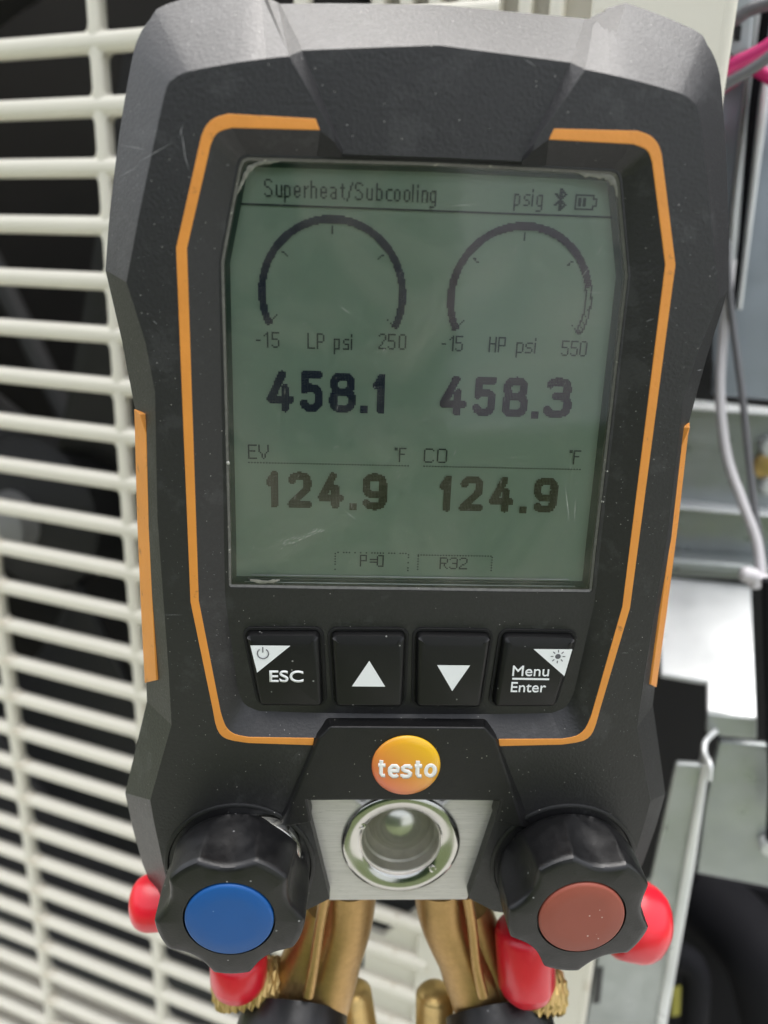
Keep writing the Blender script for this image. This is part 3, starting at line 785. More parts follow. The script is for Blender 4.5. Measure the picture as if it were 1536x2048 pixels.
# thin one-dot font, polylines on a grid 9 high
TF = {
 'S': (6, [[(5, 8), (4, 9), (1, 9), (0, 8), (0, 6), (1, 5), (4, 4), (5, 3), (5, 1), (4, 0), (1, 0), (0, 1)]]),
 'u': (5, [[(0, 6), (0, 1), (1, 0), (3, 0), (4, 1)], [(4, 6), (4, 0)]]),
 'p': (5, [[(0, 6), (0, -3)], [(0, 5), (1, 6), (3, 6), (4, 5), (4, 1), (3, 0), (1, 0), (0, 1)]]),
 'e': (5, [[(0, 3), (4, 3), (4, 5), (3, 6), (1, 6), (0, 5), (0, 1), (1, 0), (3, 0), (4, 1)]]),
 'r': (3, [[(0, 6), (0, 0)], [(0, 4), (2, 6), (3, 6)]]),
 'h': (5, [[(0, 9), (0, 0)], [(0, 5), (1, 6), (3, 6), (4, 5), (4, 0)]]),
 'a': (5, [[(0, 6), (3, 6), (4, 5), (4, 0)], [(4, 3), (1, 3), (0, 2), (0, 1), (1, 0), (3, 0), (4, 1)]]),
 't': (3, [[(1, 8), (1, 1), (2, 0), (3, 0)], [(0, 6), (3, 6)]]),
 '/': (4, [[(0, -1), (4, 9)]]),
 'b': (5, [[(0, 9), (0, 0)], [(0, 5), (1, 6), (3, 6), (4, 5), (4, 1), (3, 0), (1, 0), (0, 1)]]),
 'c': (4, [[(4, 6), (1, 6), (0, 5), (0, 1), (1, 0), (4, 0)]]),
 'o': (5, [[(1, 6), (3, 6), (4, 5), (4, 1), (3, 0), (1, 0), (0, 1), (0, 5), (1, 6)]]),
 'l': (1, [[(0, 9), (0, 0)]]),
 'i': (1, [[(0, 6), (0, 0)], [(0, 8), (0, 9)]]),
 'n': (5, [[(0, 6), (0, 0)], [(0, 5), (1, 6), (3, 6), (4, 5), (4, 0)]]),
 'g': (5, [[(4, 6), (4, -2), (3, -3), (0, -3)], [(4, 5), (3, 6), (1, 6), (0, 5), (0, 1), (1, 0), (3, 0), (4, 1)]]),
 's': (4, [[(4, 6), (1, 6), (0, 5), (0, 4), (1, 3), (3, 3), (4, 2), (4, 1), (3, 0), (0, 0)]]),
 '-': (4, [[(0, 4), (3, 4)]]),
 '1': (3, [[(0, 7), (2, 9), (2, 0)]]),
 '5': (5, [[(5, 9), (0, 9), (0, 5), (4, 5), (5, 4), (5, 1), (4, 0), (1, 0), (0, 1)]]),
 '2': (5, [[(0, 8), (1, 9), (4, 9), (5, 8), (5, 6), (0, 1), (0, 0), (5, 0)]]),
 '3': (5, [[(0, 8), (1, 9), (4, 9), (5, 8), (5, 6), (4, 5), (2, 5)], [(4, 5), (5, 4), (5, 1), (4, 0), (1, 0), (0, 1)]]),
 '0': (5, [[(1, 9), (4, 9), (5, 8), (5, 1), (4, 0), (1, 0), (0, 1), (0, 8), (1, 9)]]),
 'L': (5, [[(0, 9), (0, 0), (5, 0)]]),
 'P': (5, [[(0, 0), (0, 9), (4, 9), (5, 8), (5, 5), (4, 4), (0, 4)]]),
 'H': (5, [[(0, 9), (0, 0)], [(5, 9), (5, 0)], [(0, 5), (5, 5)]]),
 'E': (5, [[(5, 9), (0, 9), (0, 0), (5, 0)], [(0, 5), (4, 5)]]),
 'V': (6, [[(0, 9), (0, 6), (3, 0), (6, 6), (6, 9)]]),
 'F': (5, [[(5, 9), (0, 9), (0, 0)], [(0, 5), (4, 5)]]),
 'C': (6, [[(6, 8), (5, 9), (1, 9), (0, 8), (0, 1), (1, 0), (5, 0), (6, 1)]]),
 'O': (6, [[(1, 9), (5, 9), (6, 8), (6, 1), (5, 0), (1, 0), (0, 1), (0, 8), (1, 9)]]),
 'R': (5, [[(0, 0), (0, 9), (4, 9), (5, 8), (5, 6), (4, 5), (0, 5)], [(2, 5), (5, 0)]]),
 '=': (4, [[(0, 6), (4, 6)], [(0, 3), (4, 3)]]),
 'o_': (2, [[(0, 9), (1, 9), (1, 8), (0, 8), (0, 9)]]),
}
def text(bmp, s, x0, y0, x1=None, cap=9, glyphs=None):
    """s drawn from column x0 to x1 (spacing fitted) with its baseline at row y0"""
    gl_ = glyphs or list(s)
    ws = [TF[g][0] if g != ' ' else 3 for g in gl_]
    gap = 2.3
    sx = 1.0
    tot = sum(ws) + gap * (len(ws) - 1)
    if x1: sx = (x1 - x0) / tot
    k = cap / 9
    cx_ = 0
    for g, w in zip(gl_, ws):
        if g != ' ':
            for pl in TF[g][1]:
                q = [(round(x0 + cx_ * sx) + round(p[0] * sx), y0 + round(p[1] * k)) for p in pl]
                for a, b in zip(q, q[1:]): bmp.line(a, b)
        cx_ += w + gap
def words_at(name, s, pl, pr, base, m=INK_T, cap=9, glyphs=None):
    """pl, pr: left and right end pixels; base: baseline pixel"""
    a, b = cell(*pl), cell(*pr)
    y = round(cell(*base)[1])
    bm_ = Bitmap(); text(bm_, s, round(a[0]), y, b[0], cap, glyphs)
    return bm_.mesh(name, m)
H_ = round(cell(860, 423)[1])
hl = Bitmap(); hl.line((0, H_), (239, H_)); hl.mesh('header_line', INK_T, g=0)
words_at('title_text', 'Superheat/Subcooling', (529, 380), (876, 392), (700, 398))
words_at('unit_text', 'psig', (1030, 400), (1087, 403), (1060, 411))
bt = Bitmap(); bc = cell(1119, 401); X, Y = round(bc[0]), round(bc[1])
for a, b in (((0, -6), (0, 6)), ((0, 6), (3, 3)), ((3, 3), (-3, -3)), ((0, -6), (3, -3)), ((3, -3), (-3, 3))):
    bt.line((X + a[0], Y + a[1]), (X + b[0], Y + b[1]))
    bt.line((X + a[0] + 1, Y + a[1]), (X + b[0] + 1, Y + b[1]))
bt.mesh('wireless_symbol', INK_T)
ba = Bitmap(); a = cell(1150, 403); X, Y = round(a[0]), round(a[1])
for p, q in (((0, -4), (0, 4)), ((0, 4), (11, 4)), ((0, -4), (11, -4)), ((11, -4), (11, -2)), ((11, 4), (11, 2)), ((11, 2), (13, 2)), ((11, -2), (13, -2)), ((13, 2), (13, -2))):
    ba.line((X + p[0], Y + p[1]), (X + q[0], Y + q[1]))
for c0 in (2, 3, 5, 6): ba.line((X + c0, Y - 2), (X + c0, Y + 2))
ba.mesh('battery_symbol', INK_T)
# dials
def dial(cxp, name_mat, full):
    cx_, cy_ = cxp
    b_, o2, tk = Bitmap(), Bitmap(), Bitmap()
    r0, r1 = 42.2, 46.8
    for X in range(int(cx_) - 50, int(cx_) + 51):
        for Y in range(int(cy_) - 50, int(cy_) + 51):
            dx, dy = X - cx_, Y - cy_
            d = math.hypot(dx, dy); a = math.degrees(math.atan2(dx, dy))      # clockwise from the top
            if r0 <= d <= r1 and abs(a) <= 116:
                if a <= full: b_.c.add((X, Y))
                elif d < r0 + 1.15 or d > r1 - 1.15 or a > 113: o2.c.add((X, Y))
    if o2.c:
        for k in range(5): # dotted end pieces inside the unfilled arc
            a = R(96 + k * 5); o2.c.add((round(cx_ + 44.5 * math.sin(a)), round(cy_ + 44.5 * math.cos(a))))
    for a in (-52, 0, 52):
        for d in (36, 37, 38, 39, 40):
            tk.c.add((round(cx_ + d * math.sin(R(a))), round(cy_ + d * math.cos(R(a)))))
    for sx in (-1, 1):
        for q in range(0, 6, 1 if sx < 0 else 2): tk.c.add((round(cx_ + sx * (40 - q)), round(cy_ - 19 + q)))
    b_.mesh('dial_arc', name_mat)
    if o2.c: o2.mesh('dial_arc', INK_T)
    tk.mesh('dial_tick', INK_T)
c1, c2 = cell(665, 595), cell(1039, 609)
top1, top2 = cell(666, 430)[1], cell(1046, 444)[1]
dial((c1[0], top1 - 46.8), INK_D, 200)
dial((c2[0], top2 - 46.8), INK_P, 78)
words_at('scale_text', '-15', (512, 684), (556, 684), (535, 693))
words_at('scale_text', 'LP psi', (616, 684), (706, 686), (660, 697))
words_at('scale_text', '250', (759, 686), (811, 686), (785, 699))
words_at('scale_text', '-15', (883, 690), (926, 690), (905, 702))
words_at('scale_text', 'HP psi', (980, 692), (1072, 692), (1025, 705))
words_at('scale_text', '550', (1123, 696), (1175, 696), (1150, 710))
words_at('channel_text', 'EV', (498, 905), (534, 905), (515, 916))
words_at('channel_text', 'CO', (849, 912), (893, 912), (870, 923))
words_at('degree_text', 'F', (790, 910), (811, 910), (800, 922), glyphs=['o_', 'F'])
words_at('degree_text', 'F', (1140, 917), (1160, 917), (1150, 927), glyphs=['o_', 'F'])
dl = Bitmap()
for (p, q) in (((497, 927), (818, 930)), ((848, 934), (1163, 938))):
    a, b = cell(*p), cell(*q)
    Y = round((a[1] + b[1]) / 2)
    dl.line((round(a[0]), Y), (round(b[0]), Y), 2)
dl.mesh('dotted_line', INK_T)
def box_dots(l, r, t, b, name):
    o = Bitmap(); x0, x1 = round(cell(l, t)[0]), round(cell(r, t)[0]); y1 = round(cell((l + r) / 2, t)[1]); y0 = round(cell((l + r) / 2, b)[1])
    o.line((x0, y1), (x1, y1), 2); o.line((x0, y0), (x0, y1), 2); o.line((x1, y0), (x1, y1), 2)
    return o
b1_ = box_dots(670, 817, 1105, 1139, 'a')
b1_.c = {c for c in b1_.c if (c[0] // 2) % 2 == 0 or random.random() < 0.4}
b1_.mesh('softkey_frame', INK_T); box_dots(838, 985, 1110, 1140, 'b').mesh('softkey_frame', INK_T)
words_at('softkey_text', 'P=0', (720, 1123), (768, 1123), (745, 1133), cap=8)
words_at('softkey_text', 'R32', (881, 1127), (931, 1127), (906, 1137), cap=8)
# large figures: strokes five dots wide
SQ = 0.72
def sq(v): return math.copysign(abs(v) ** SQ, v)
def arcp(cx_, cy_, rx, ry, a0, a1, n=14):
    return [(cx_ + rx * sq(math.cos(R(a0 + (a1 - a0) * i / n))), cy_ + ry * sq(math.sin(R(a0 + (a1 - a0) * i / n)))) for i in range(n + 1)]
BD = {  # unit box: 1 wide, 1 high, centre lines
 '4': [[(0.58, 1), (0.0, 0.26), (1.0, 0.26)], [(0.72, 0.60), (0.72, 0)]],
 '5': [[(0.95, 1), (0.08, 1), (0.08, 0.55)] , arcp(0.46, 0.31, 0.5, 0.31, 140, -155)],
 '8': [arcp(0.5, 0.76, 0.44, 0.24, 0, 360, 24), arcp(0.5, 0.26, 0.5, 0.27, 0, 360, 24)],
 '1': [[(0.0, 0.74), (0.55, 1), (0.55, 0)]],
 '3': [arcp(0.45, 0.77, 0.45, 0.23, 150, -75), [(0.35, 0.54), (0.55, 0.54)], arcp(0.45, 0.27, 0.52, 0.27, 80, -155)],
 '2': [arcp(0.48, 0.72, 0.47, 0.28, 165, -25) + [(0.0, 0.0), (1.0, 0.0)]],
 '9': [arcp(0.5, 0.70, 0.48, 0.30, 0, 360, 24), [(0.98, 0.70)] + arcp(0.5, 0.28, 0.48, 0.28, 0, -150)],
 '.': [[(0, 0), (0.02, 0)]],
}
def figures(s, boxes, ytop, ybot, m, name):
    """boxes: (left px, right px) of each figure; ytop, ybot: pixels of its top and foot"""
    for ch, (l, r, yt, yb) in zip(s, boxes):
        b_ = Bitmap(); w = 5.2
        x0, x1 = cell(l, (yt + yb) / 2)[0], cell(r, (yt + yb) / 2)[0]
        y1, y0 = cell((l + r) / 2, yt)[1], cell((l + r) / 2, yb)[1]
        if ch == '.':
            for X in range(round(x0), round(x0) + 5):
                for Y in range(round(y0), round(y0) + 5): b_.c.add((X, Y))
        else:
            x0 += 2.4; x1 -= 2.4; y1 -= 2.6; y0 += 2.6
            for pl in BD[ch]:
                b_.thick([(x0 + p[0] * (x1 - x0), y0 + p[1] * (y1 - y0)) for p in pl], w)
            # square ends
            lo, hi = round(y0 - 2.6), round(y1 + 2.6)
            b_.c = {c for c in b_.c if lo <= c[1] <= hi}
        b_.mesh(name, m)
figures('458.1', [(534, 588, 741, 824), (601, 646, 742, 824), (659, 711, 745, 825), (722, 733, 810, 826), (746, 778, 747, 828)], 0, 0, INK_D, 'figure')
figures('458.3', [(881, 934, 751, 832), (947, 993, 753, 832), (1005, 1056, 754, 834), (1065, 1076, 819, 835), (1090, 1145, 756, 836)], 0, 0, INK_P, 'figure')
figures('124.9', [(533, 563, 942, 1016), (576, 624, 944, 1016), (637, 688, 945, 1018), (699, 711, 1004, 1019), (724, 774, 947, 1020)], 0, 0, INK_B, 'figure')
figures('124.9', [(879, 909, 951, 1023), (920, 967, 952, 1023), (980, 1028, 953, 1025), (1040, 1051, 1011, 1026), (1067, 1115, 955, 1026)], 0, 0, INK_B, 'figure')

# scratches and lifted adhesive on the cover
rs = random.Random(5)
def sliver(V, F, p, ang, L, w, z):
    c, s = math.cos(ang), math.sin(ang); k = len(V)
    V += [(p.x - c * L / 2, p.y - s * L / 2, z), (p.x - s * w / 2, p.y + c * w / 2, z), (p.x + c * L / 2, p.y + s * L / 2, z), (p.x + s * w / 2, p.y - c * w / 2, z)]
    F.append((k, k + 1, k + 2, k + 3))
V, F = [], []
for i in range(240):
    p = Vector((rs.uniform(-31, 31), rs.uniform(-5, 58), 0)); sliver(V, F, p, rs.uniform(0, 3), rs.uniform(0.08, 0.28), 0.08, -3.70)
for i in range(60):
    p = Vector((rs.uniform(-30, 31), rs.uniform(-4, 57), 0)); sliver(V, F, p, rs.uniform(0.3, 1.6), rs.uniform(0.4, 1.6), 0.05, -3.70)
for i in range(34):                            # scuffed patch at the lower left of the figures
    t = rs.random(); q = dev(562 + 85 * t, 1092 - 36 * t + rs.uniform(-7, 7), -3.7); sliver(V, F, q, rs.uniform(0.3, 0.7), rs.uniform(0.4, 1.3), 0.10, -3.70)
for (x_, y_, L_, a_) in ((930, 410, 5, .12), (1190, 585, 3.5, -.05), (1170, 545, 2.4, 1.0), (1200, 500, 2.5, 1.1), (1030, 500, 2.2, 1.4), (910, 905, 1.6, 1.2), (1135, 1010, 8, -1.35), (1150, 1020, 5, -1.5), (700, 1030, 3, -.7), (690, 620, 2.4, -.6)):
    sliver(V, F, dev(x_, y_, -3.7), a_, L_, 0.09, -3.70)
o = build('scratch', V, F, SCRATCH, glass, recalc=False); o['kind'] = 'stuff'
def smear(pts, w, m, parent, z, name):
    P = spline([dev(a, b, z) for a, b in pts], 6); V = []; F = []
    for i, p in enumerate(P):
        t = (P[min(i + 1, len(P) - 1)] - P[max(0, i - 1)]).normalized(); nn = Vector((-t.y, t.x, 0))
        ww = w * (0.5 + rs.random()) * math.sin(math.pi * (i + 0.5) / len(P)) ** 0.5
        V += [p + nn * ww, p + Vector((0, 0, 0.12)), p - nn * ww]
    for i in range(len(P) - 1):
        F += [(3 * i, 3 * i + 1, 3 * i + 4, 3 * i + 3), (3 * i + 1, 3 * i + 2, 3 * i + 5, 3 * i + 4)]
    return build(name, V, F, m, parent, smooth=60)
smear([(560, 322), (520, 326), (497, 340), (486, 362), (474, 388)], 0.35, SMEAR, glass, -3.68, 'lifted_adhesive')
smear([(1140, 340), (1180, 348), (1215, 352), (1232, 372), (1240, 400)], 0.6, SMEAR, glass, -3.68, 'lifted_adhesive')
smear([(500, 1160), (530, 1164), (560, 1160)], 0.35, SMEAR, glass, -3.68, 'lifted_adhesive')
for q in ((456, 926), (1214, 942), (1206, 1003)):
    p = dev(q[0], q[1], -3.4); build('glue_bead', *lathe(p, (0, 0, 1), [(0, 0.35), (0.15, 0.28), (0.25, 0)], 10), GLUE, glass, smooth=60)

# ------------------------------------------------------------------ buttons
def rounded(poly, r, n=4):
    out = []; m_ = len(poly)
    for i in range(m_):
        p, a, b = Vector(poly[i][:2]), Vector(poly[i - 1][:2]), Vector(poly[(i + 1) % m_][:2])
        d1 = (a - p).normalized(); d2 = (b - p).normalized(); rr = r[i] if isinstance(r, (list, tuple)) else r
        q0 = p + d1 * rr; q1 = p + d2 * rr
        for k in range(n + 1):
            t = k / n; out.append(q0.lerp(p, t).lerp(p.lerp(q1, t), t))
    return out
ZB = -0.9
zoom5 = lambda a, b, z: dev(380 + a / 1.7067, 1180 + b / 1.7067, z)
BT = [[(189, 160), (437, 160), (450, 400), (238, 398)], [(484, 162), (733, 162), (724, 402), (499, 402)], [(779, 162), (1027, 166), (990, 404), (774, 402)], [(1078, 166), (1319, 170), (1247, 402), (1040, 402)]]
bobjs = []
for q in BT:
    top = [zoom5(a, b, ZB) for a, b in q]
    top = rounded([(p.x, p.y) for p in top], 1.0)
    c = sum((Vector((p[0], p[1], 0)) for p in top), Vector()) / len(top)
    def scaled(f, z, dy=0): return [Vector((c.x + (p[0] - c.x) * f, c.y + (p[1] - c.y) * f + dy, z)) for p in top]
    def offs(d, z, dtop=0):
        out = []; hgt = max(p[1] for p in top)
        for i, p in enumerate(top):
            a, b = Vector(top[i - 1]), Vector(top[(i + 1) % len(top)]); t = (b - a).normalized(); nn = Vector((-t.y, t.x))
            if nn.dot(Vector((p[0] - c.x, p[1] - c.y))) < 0: nn = -nn
            k = d + (dtop if nn.y > 0.3 else 0) * abs(nn.y)
            out.append(Vector((p[0] + nn.x * k, p[1] + nn.y * k, z)))
        return out
    V, F = loft([offs(0.25, -3.4), offs(0.2, -2.0), offs(0.0, -1.45), offs(-0.35, ZB - 0.12, -1.0), offs(-0.7, ZB, -1.3)], True, True, True)
    b_ = build('button', V, F, BUTTON, gauge, smooth=50)
    bobjs.append(b_)
    V, F = loft([offs(0.95, -3.05), offs(0.9, -2.85), offs(0.45, -2.9), offs(0.4, -3.3)], True)
    build('button_gap', V, F, DARKGAP, b_, smooth=50)
def flat(name, pts, parent, m=WHITE, z=ZB + 0.05, zo=None):
    P = [zoom5(a, b, z) for a, b in pts]
    V, F = prism([(p.x, p.y) for p in P], z - 0.1, z)
    return build(name, V, F, m, parent)
flat('corner_flash', [(206, 190), (342, 191), (229, 282)], bobjs[0])
flat('arrow_icon', [(612, 242), (553, 329), (666, 330)], bobjs[1])
flat('arrow_icon', [(844, 257), (956, 258), (895, 345)], bobjs[2])
flat('corner_flash', [(1173, 202), (1305, 203), (1278, 294)], bobjs[3])
flat('divider_line', [(1100, 300), (1226, 302), (1226, 308), (1100, 306)], bobjs[3])
# power and lamp symbols
c = zoom5(249, 217, ZB + 0.09)
pr = [c + Vector((1.05 * math.sin(a), 1.05 * math.cos(a), 0)) for a in [R(35 + 290 * i / 24) for i in range(25)]]
build('power_icon', *join(tube(pr, 0.11, 6), tube([c + Vector((0, 0.25, 0)), c + Vector((0, 1.35, 0))], 0.11, 6)), PRINTDARK, bobjs[0])
c = zoom5(1256, 227, ZB + 0.06)
parts_ = [lathe(c, (0, 0, 1), [(0, 0.55), (0.04, 0.5), (0.05, 0)], 16)]
for k in range(8):
    a = R(45 * k); d_ = Vector((math.cos(a), math.sin(a), 0))
    parts_.append(tube([c + d_ * 0.9, c + d_ * 1.4], 0.10, 6))
build('lamp_icon', *join(*parts_), PRINTDARK, bobjs[3])

def letters(name, s, lp, rp, basep, z, parent, m, conv, bold=0.0, extr=0.05, capfit=None, space=1.0):
    """lettering from the built-in font, fitted between two traced points on the surface"""
    a, b, base_ = conv(*lp, z), conv(*rp, z), conv(*basep, z)
    cu = bpy.data.curves.new(name, 'FONT'); cu.body = s; cu.size = 1.0; cu.space_character = space
    cu.offset = bold; cu.extrude = 0.0
    ob = bpy.data.objects.new(name, cu); COL.objects.link(ob)
    bpy.context.view_layer.update()
    me = bpy.data.meshes.new_from_object(ob.evaluated_get(bpy.context.evaluated_depsgraph_get()))
    bpy.data.objects.remove(ob)
    co = [v.co.copy() for v in me.vertices]
    x0, x1 = min(v.x for v in co), max(v.x for v in co)
    k = (b.x - a.x) / (x1 - x0)
    ky = k if capfit is None else abs(conv(*capfit, z).y - base_.y) / max(v.y for v in co)
    for v in me.vertices:
        v.co = Vector((a.x + (v.co.x - x0) * k, base_.y + v.co.y * ky, z)) * MM
    bm = bmesh.new(); bm.from_mesh(me)
    bmesh.ops.remove_doubles(bm, verts=bm.verts, dist=1e-7)
    g = bmesh.ops.extrude_face_region(bm, geom=bm.faces[:])
    for e in g['geom']:
        if isinstance(e, bmesh.types.BMVert): e.co.z -= extr * MM
    bmesh.ops.recalc_face_normals(bm, faces=bm.faces)
    bm.to_mesh(me); bm.free()
    me.materials.clear()
    return link(name, me, m, parent)
letters('lettering', 'ESC', (271, 296), (387, 296), (330, 314), ZB + 0.14, bobjs[0], WHITE, zoom5, bold=0.012, extr=0.25, capfit=(330, 276))
letters('lettering', 'Menu', (1101, 280), (1226, 280), (1160, 294), ZB + 0.14, bobjs[3], WHITE, zoom5, bold=0.0, extr=0.25, capfit=(1160, 260))
letters('lettering', 'Enter', (1096, 333), (1215, 333), (1160, 349), ZB + 0.14, bobjs[3], WHITE, zoom5, bold=0.0, extr=0.25, capfit=(1160, 316))

# ------------------------------------------------------------------ badge
bc = dev(812, 1530, 1.3)
V, F = lathe(Vector((bc.x, bc.y, 1.2)), (0, 0, 1), [(0, 6.75), (0.35, 6.75), (0.62, 6.5), (0.85, 5.2), (1.0, 3.0), (1.06, 0)], 64)
badge = build('badge', V, F, LOGO, gauge, smooth=60)
t_ = LOGO.node_tree; bs_ = t_.nodes['Principled BSDF']
tc_ = t_.nodes.new('ShaderNodeTexCoord'); sx_ = t_.nodes.new('ShaderNodeSeparateXYZ'); t_.links.new(tc_.outputs['Generated'], sx_.inputs[0])
ad_ = t_.nodes.new('ShaderNodeMath'); ad_.operation = 'ADD'; t_.links.new(sx_.outputs[0], ad_.inputs[0]); t_.links.new(sx_.outputs[1], ad_.inputs[1])
cr_ = t_.nodes.new('ShaderNodeValToRGB'); t_.links.new(ad_.outputs[0], cr_.inputs[0]); ad_.use_clamp = False
hf_ = t_.nodes.new('ShaderNodeMath'); hf_.operation = 'MULTIPLY'; hf_.inputs[1].default_value = 0.5; t_.links.new(ad_.outputs[0], hf_.inputs[0]); t_.links.new(hf_.outputs[0], cr_.inputs[0])
cr_.color_ramp.elements[0].position = 0.2; cr_.color_ramp.elements[0].color = (0.72, 0.17, 0.06, 1)
cr_.color_ramp.elements[1].position = 0.82; cr_.color_ramp.elements[1].color = (0.80, 0.46, 0.01, 1)
t_.links.new(cr_.outputs[0], bs_.inputs['Base Color'])
BW = mat('badge_white', (0.85, 0.84, 0.80, 1), 0.4)
BS = mat('badge_grey', (0.42, 0.40, 0.36, 1), 0.5)
def stroke_letters():
    """rounded lower-case slab lettering drawn as strokes on a 5-wide grid"""
    g = {'t': (3.6, [[(1.4, 7.6), (1.4, 1.2), (2.0, 0.2), (3.4, 0.2)], [(0.0, 5.2), (3.4, 5.2)]]),
         'e': (4.6, [[(0.2, 2.8), (4.3, 2.8), (4.2, 4.2), (3.2, 5.2), (1.4, 5.2), (0.3, 4.0), (0.2, 2.6), (0.6, 1.0), (1.8, 0.1), (3.2, 0.1), (4.2, 0.8)]]),
         's': (4.2, [[(3.8, 5.2), (1.2, 5.2), (0.2, 4.5), (0.3, 3.4), (1.2, 2.9), (2.9, 2.5), (3.8, 1.8), (3.7, 0.7), (2.8, 0.1), (0.1, 0.1)], [(3.8, 5.2), (3.8, 4.2)], [(0.1, 0.1), (0.1, 1.1)]]),
         'o': (4.8, [[(2.4 + 2.2 * math.cos(R(13 * i)), 2.65 + 2.6 * math.sin(R(13 * i))) for i in range(29)]])}
    out = []; x = 0
    for ch in 'testo':
        w, pls = g[ch]
        for pl in pls: out.append([(x + a, b) for a, b in pl])
        x += w + 1.8
    return out, x - 1.8
pls, tw = stroke_letters()
lx0, lx1 = dev(753, 1535, 2.0).x, dev(874, 1535, 2.0).x
by = dev(812, 1551, 2.0).y
k = (lx1 - lx0 - 0.7) / tw
for nm, mt, dx, dy, w, zz in (('badge_lettering', BW, 0, 0, 0.40, 0.03), ('lettering_shadow', BS, 0.12, -0.2, 0.42, -0.05)):  # grey copy, shifted down and right, paints the letters' shadow
    parts_ = []
    for pl in pls:
        P = []
        for i, (a, b) in enumerate(pl):
            P.append((a, b))
        q = []
        for a, b in P:
            X = lx0 + 0.35 + a * k + dx; Y = by + b * k * 1.18 + dy
            rr = min(1, math.hypot(X - bc.x, Y - bc.y) / 6.9); Z = 1.2 + 1.06 - 0.62 * rr ** 2.6 + zz
            q.append(Vector((X, Y, Z)))
        rings_v, rings_f = tube(q, w, 10)
        # flatten the strokes into raised print
        qz = sum(v.z for v in q) / len(q)
        rings_v = [Vector((v.x, v.y, qz + (v.z - qz) * 0.38 + 0.02)) for v in rings_v]
        parts_.append((rings_v, rings_f))
    build(nm, *join(*parts_), mt, badge, smooth=60)

# ------------------------------------------------------------------ steel plate and sight glass
pl = sym([(605, 1598), (657, 1800)], [(999, 1599), (935, 1801)], -3.0)
zp = -3.0
sc_ = dev(804, 1688, -2.6)
SG = Vector((0.0, sc_.y, 0))
rr_o, rr_i = 12.55, 8.6
quad = [(-pl[0].x - .3, pl[0].y + 1.2), (pl[0].x + .3, pl[0].y + 1.2), (pl[1].x, pl[1].y), (-pl[1].x, pl[1].y)]
quad = [Vector((a, b, zp)) for a, b in quad]
hole = [Vector((SG.x + (rr_o - 1.0) * math.cos(2 * math.pi * i / 64), SG.y + (rr_o - 1.0) * math.sin(2 * math.pi * i / 64), zp)) for i in range(64)]
quadd = []
for i in range(4):
    a, b = quad[i], quad[(i + 1) % 4]
    for k in range(10): quadd.append(a.lerp(b, k / 10))
V = quadd + hole; F = []
fillmesh(V, F, list(range(len(quadd))), list(range(len(quadd), len(V))))
n0 = len(V); nq = len(quadd)
V += [v + Vector((0, -0.2 if abs(v.y - quad[2].y) < 0.01 else 0, -0.7)) for v in quadd] + [v + Vector((0, 0, -14)) for v in quadd]
F += [(i, (i + 1) % nq, n0 + (i + 1) % nq, n0 + i) for i in range(nq)] + [(n0 + i, n0 + (i + 1) % nq, n0 + nq + (i + 1) % nq, n0 + nq + i) for i in range(nq)]
plate = build('steel_plate', V, F, STEEL, gauge, bev=0.3, seg=3, ang=30)
prof = [(-2.0, rr_o), (0.35, rr_o), (0.75, rr_o - 0.35), (0.95, rr_o - 1.3), (0.85, rr_o - 2.3), (0.45, rr_i + 0.5), (0.0, rr_i)]
V, F = lathe(Vector((SG.x, SG.y, zp)), (0, 0, 1), [(s, r) for s, r in prof], 80)
V, F = loft([V[i * 80:(i + 1) * 80] for i in range(len(prof))])
sight = build('sight_glass_ring', V, F, CHROME, gauge, smooth=50)
prof = [(0.0, rr_i), (-0.5, rr_i - 0.1), (-0.8, rr_i - 0.5), (-3.0, rr_i - 0.6), (-3.3, rr_i - 1.1), (-5.0, rr_i - 1.2), (-6.0, rr_i - 2.0)]
V, F = lathe(Vector((SG.x, SG.y, zp)), (0, 0, 1), prof, 64)
V, F = loft([V[i * 64:(i + 1) * 64] for i in range(len(prof))], True, False, True)
build('sight_well', V, F, WELL, sight, smooth=40)
V, F = lathe(Vector((SG.x, SG.y + 0.6, zp - 6.0)), (0, 0, 1), [(0, 6.9), (1.2, 6.6), (2.4, 5.8), (3.4, 4.6), (4.2, 3.0), (4.6, 1.5), (4.7, 0)], 40)
build('float_ball', V, F, mat('polished_ball', (0.78, 0.75, 0.70, 1), 0.22, metal=0.8), sight, smooth=60)
V, F = lathe(Vector((SG.x, SG.y, zp - 0.6)), (0, 0, 1), [(0, rr_i - 0.3), (0.001, 0)], 48)
build('sight_window', [Vector((SG.x + (rr_i - 0.3) * math.cos(R(7.5 * i)), SG.y + (rr_i - 0.3) * math.sin(R(7.5 * i)), zp - 0.6)) for i in range(48)], [tuple(range(48))], PORTGLASS, sight, recalc=False)
for a in (150, -42):
    p = Vector((SG.x + 9.6 * math.cos(R(a)), SG.y + 9.6 * math.sin(R(a)), zp + 0.35))
    build('spanner_hole', *lathe(p, (0, 0, 1), [(0, 1.0), (0.4, 0.8), (0.42, 0.45), (0.1, 0.4), (0.1, 0)], 18), CHROME, sight, smooth=40)

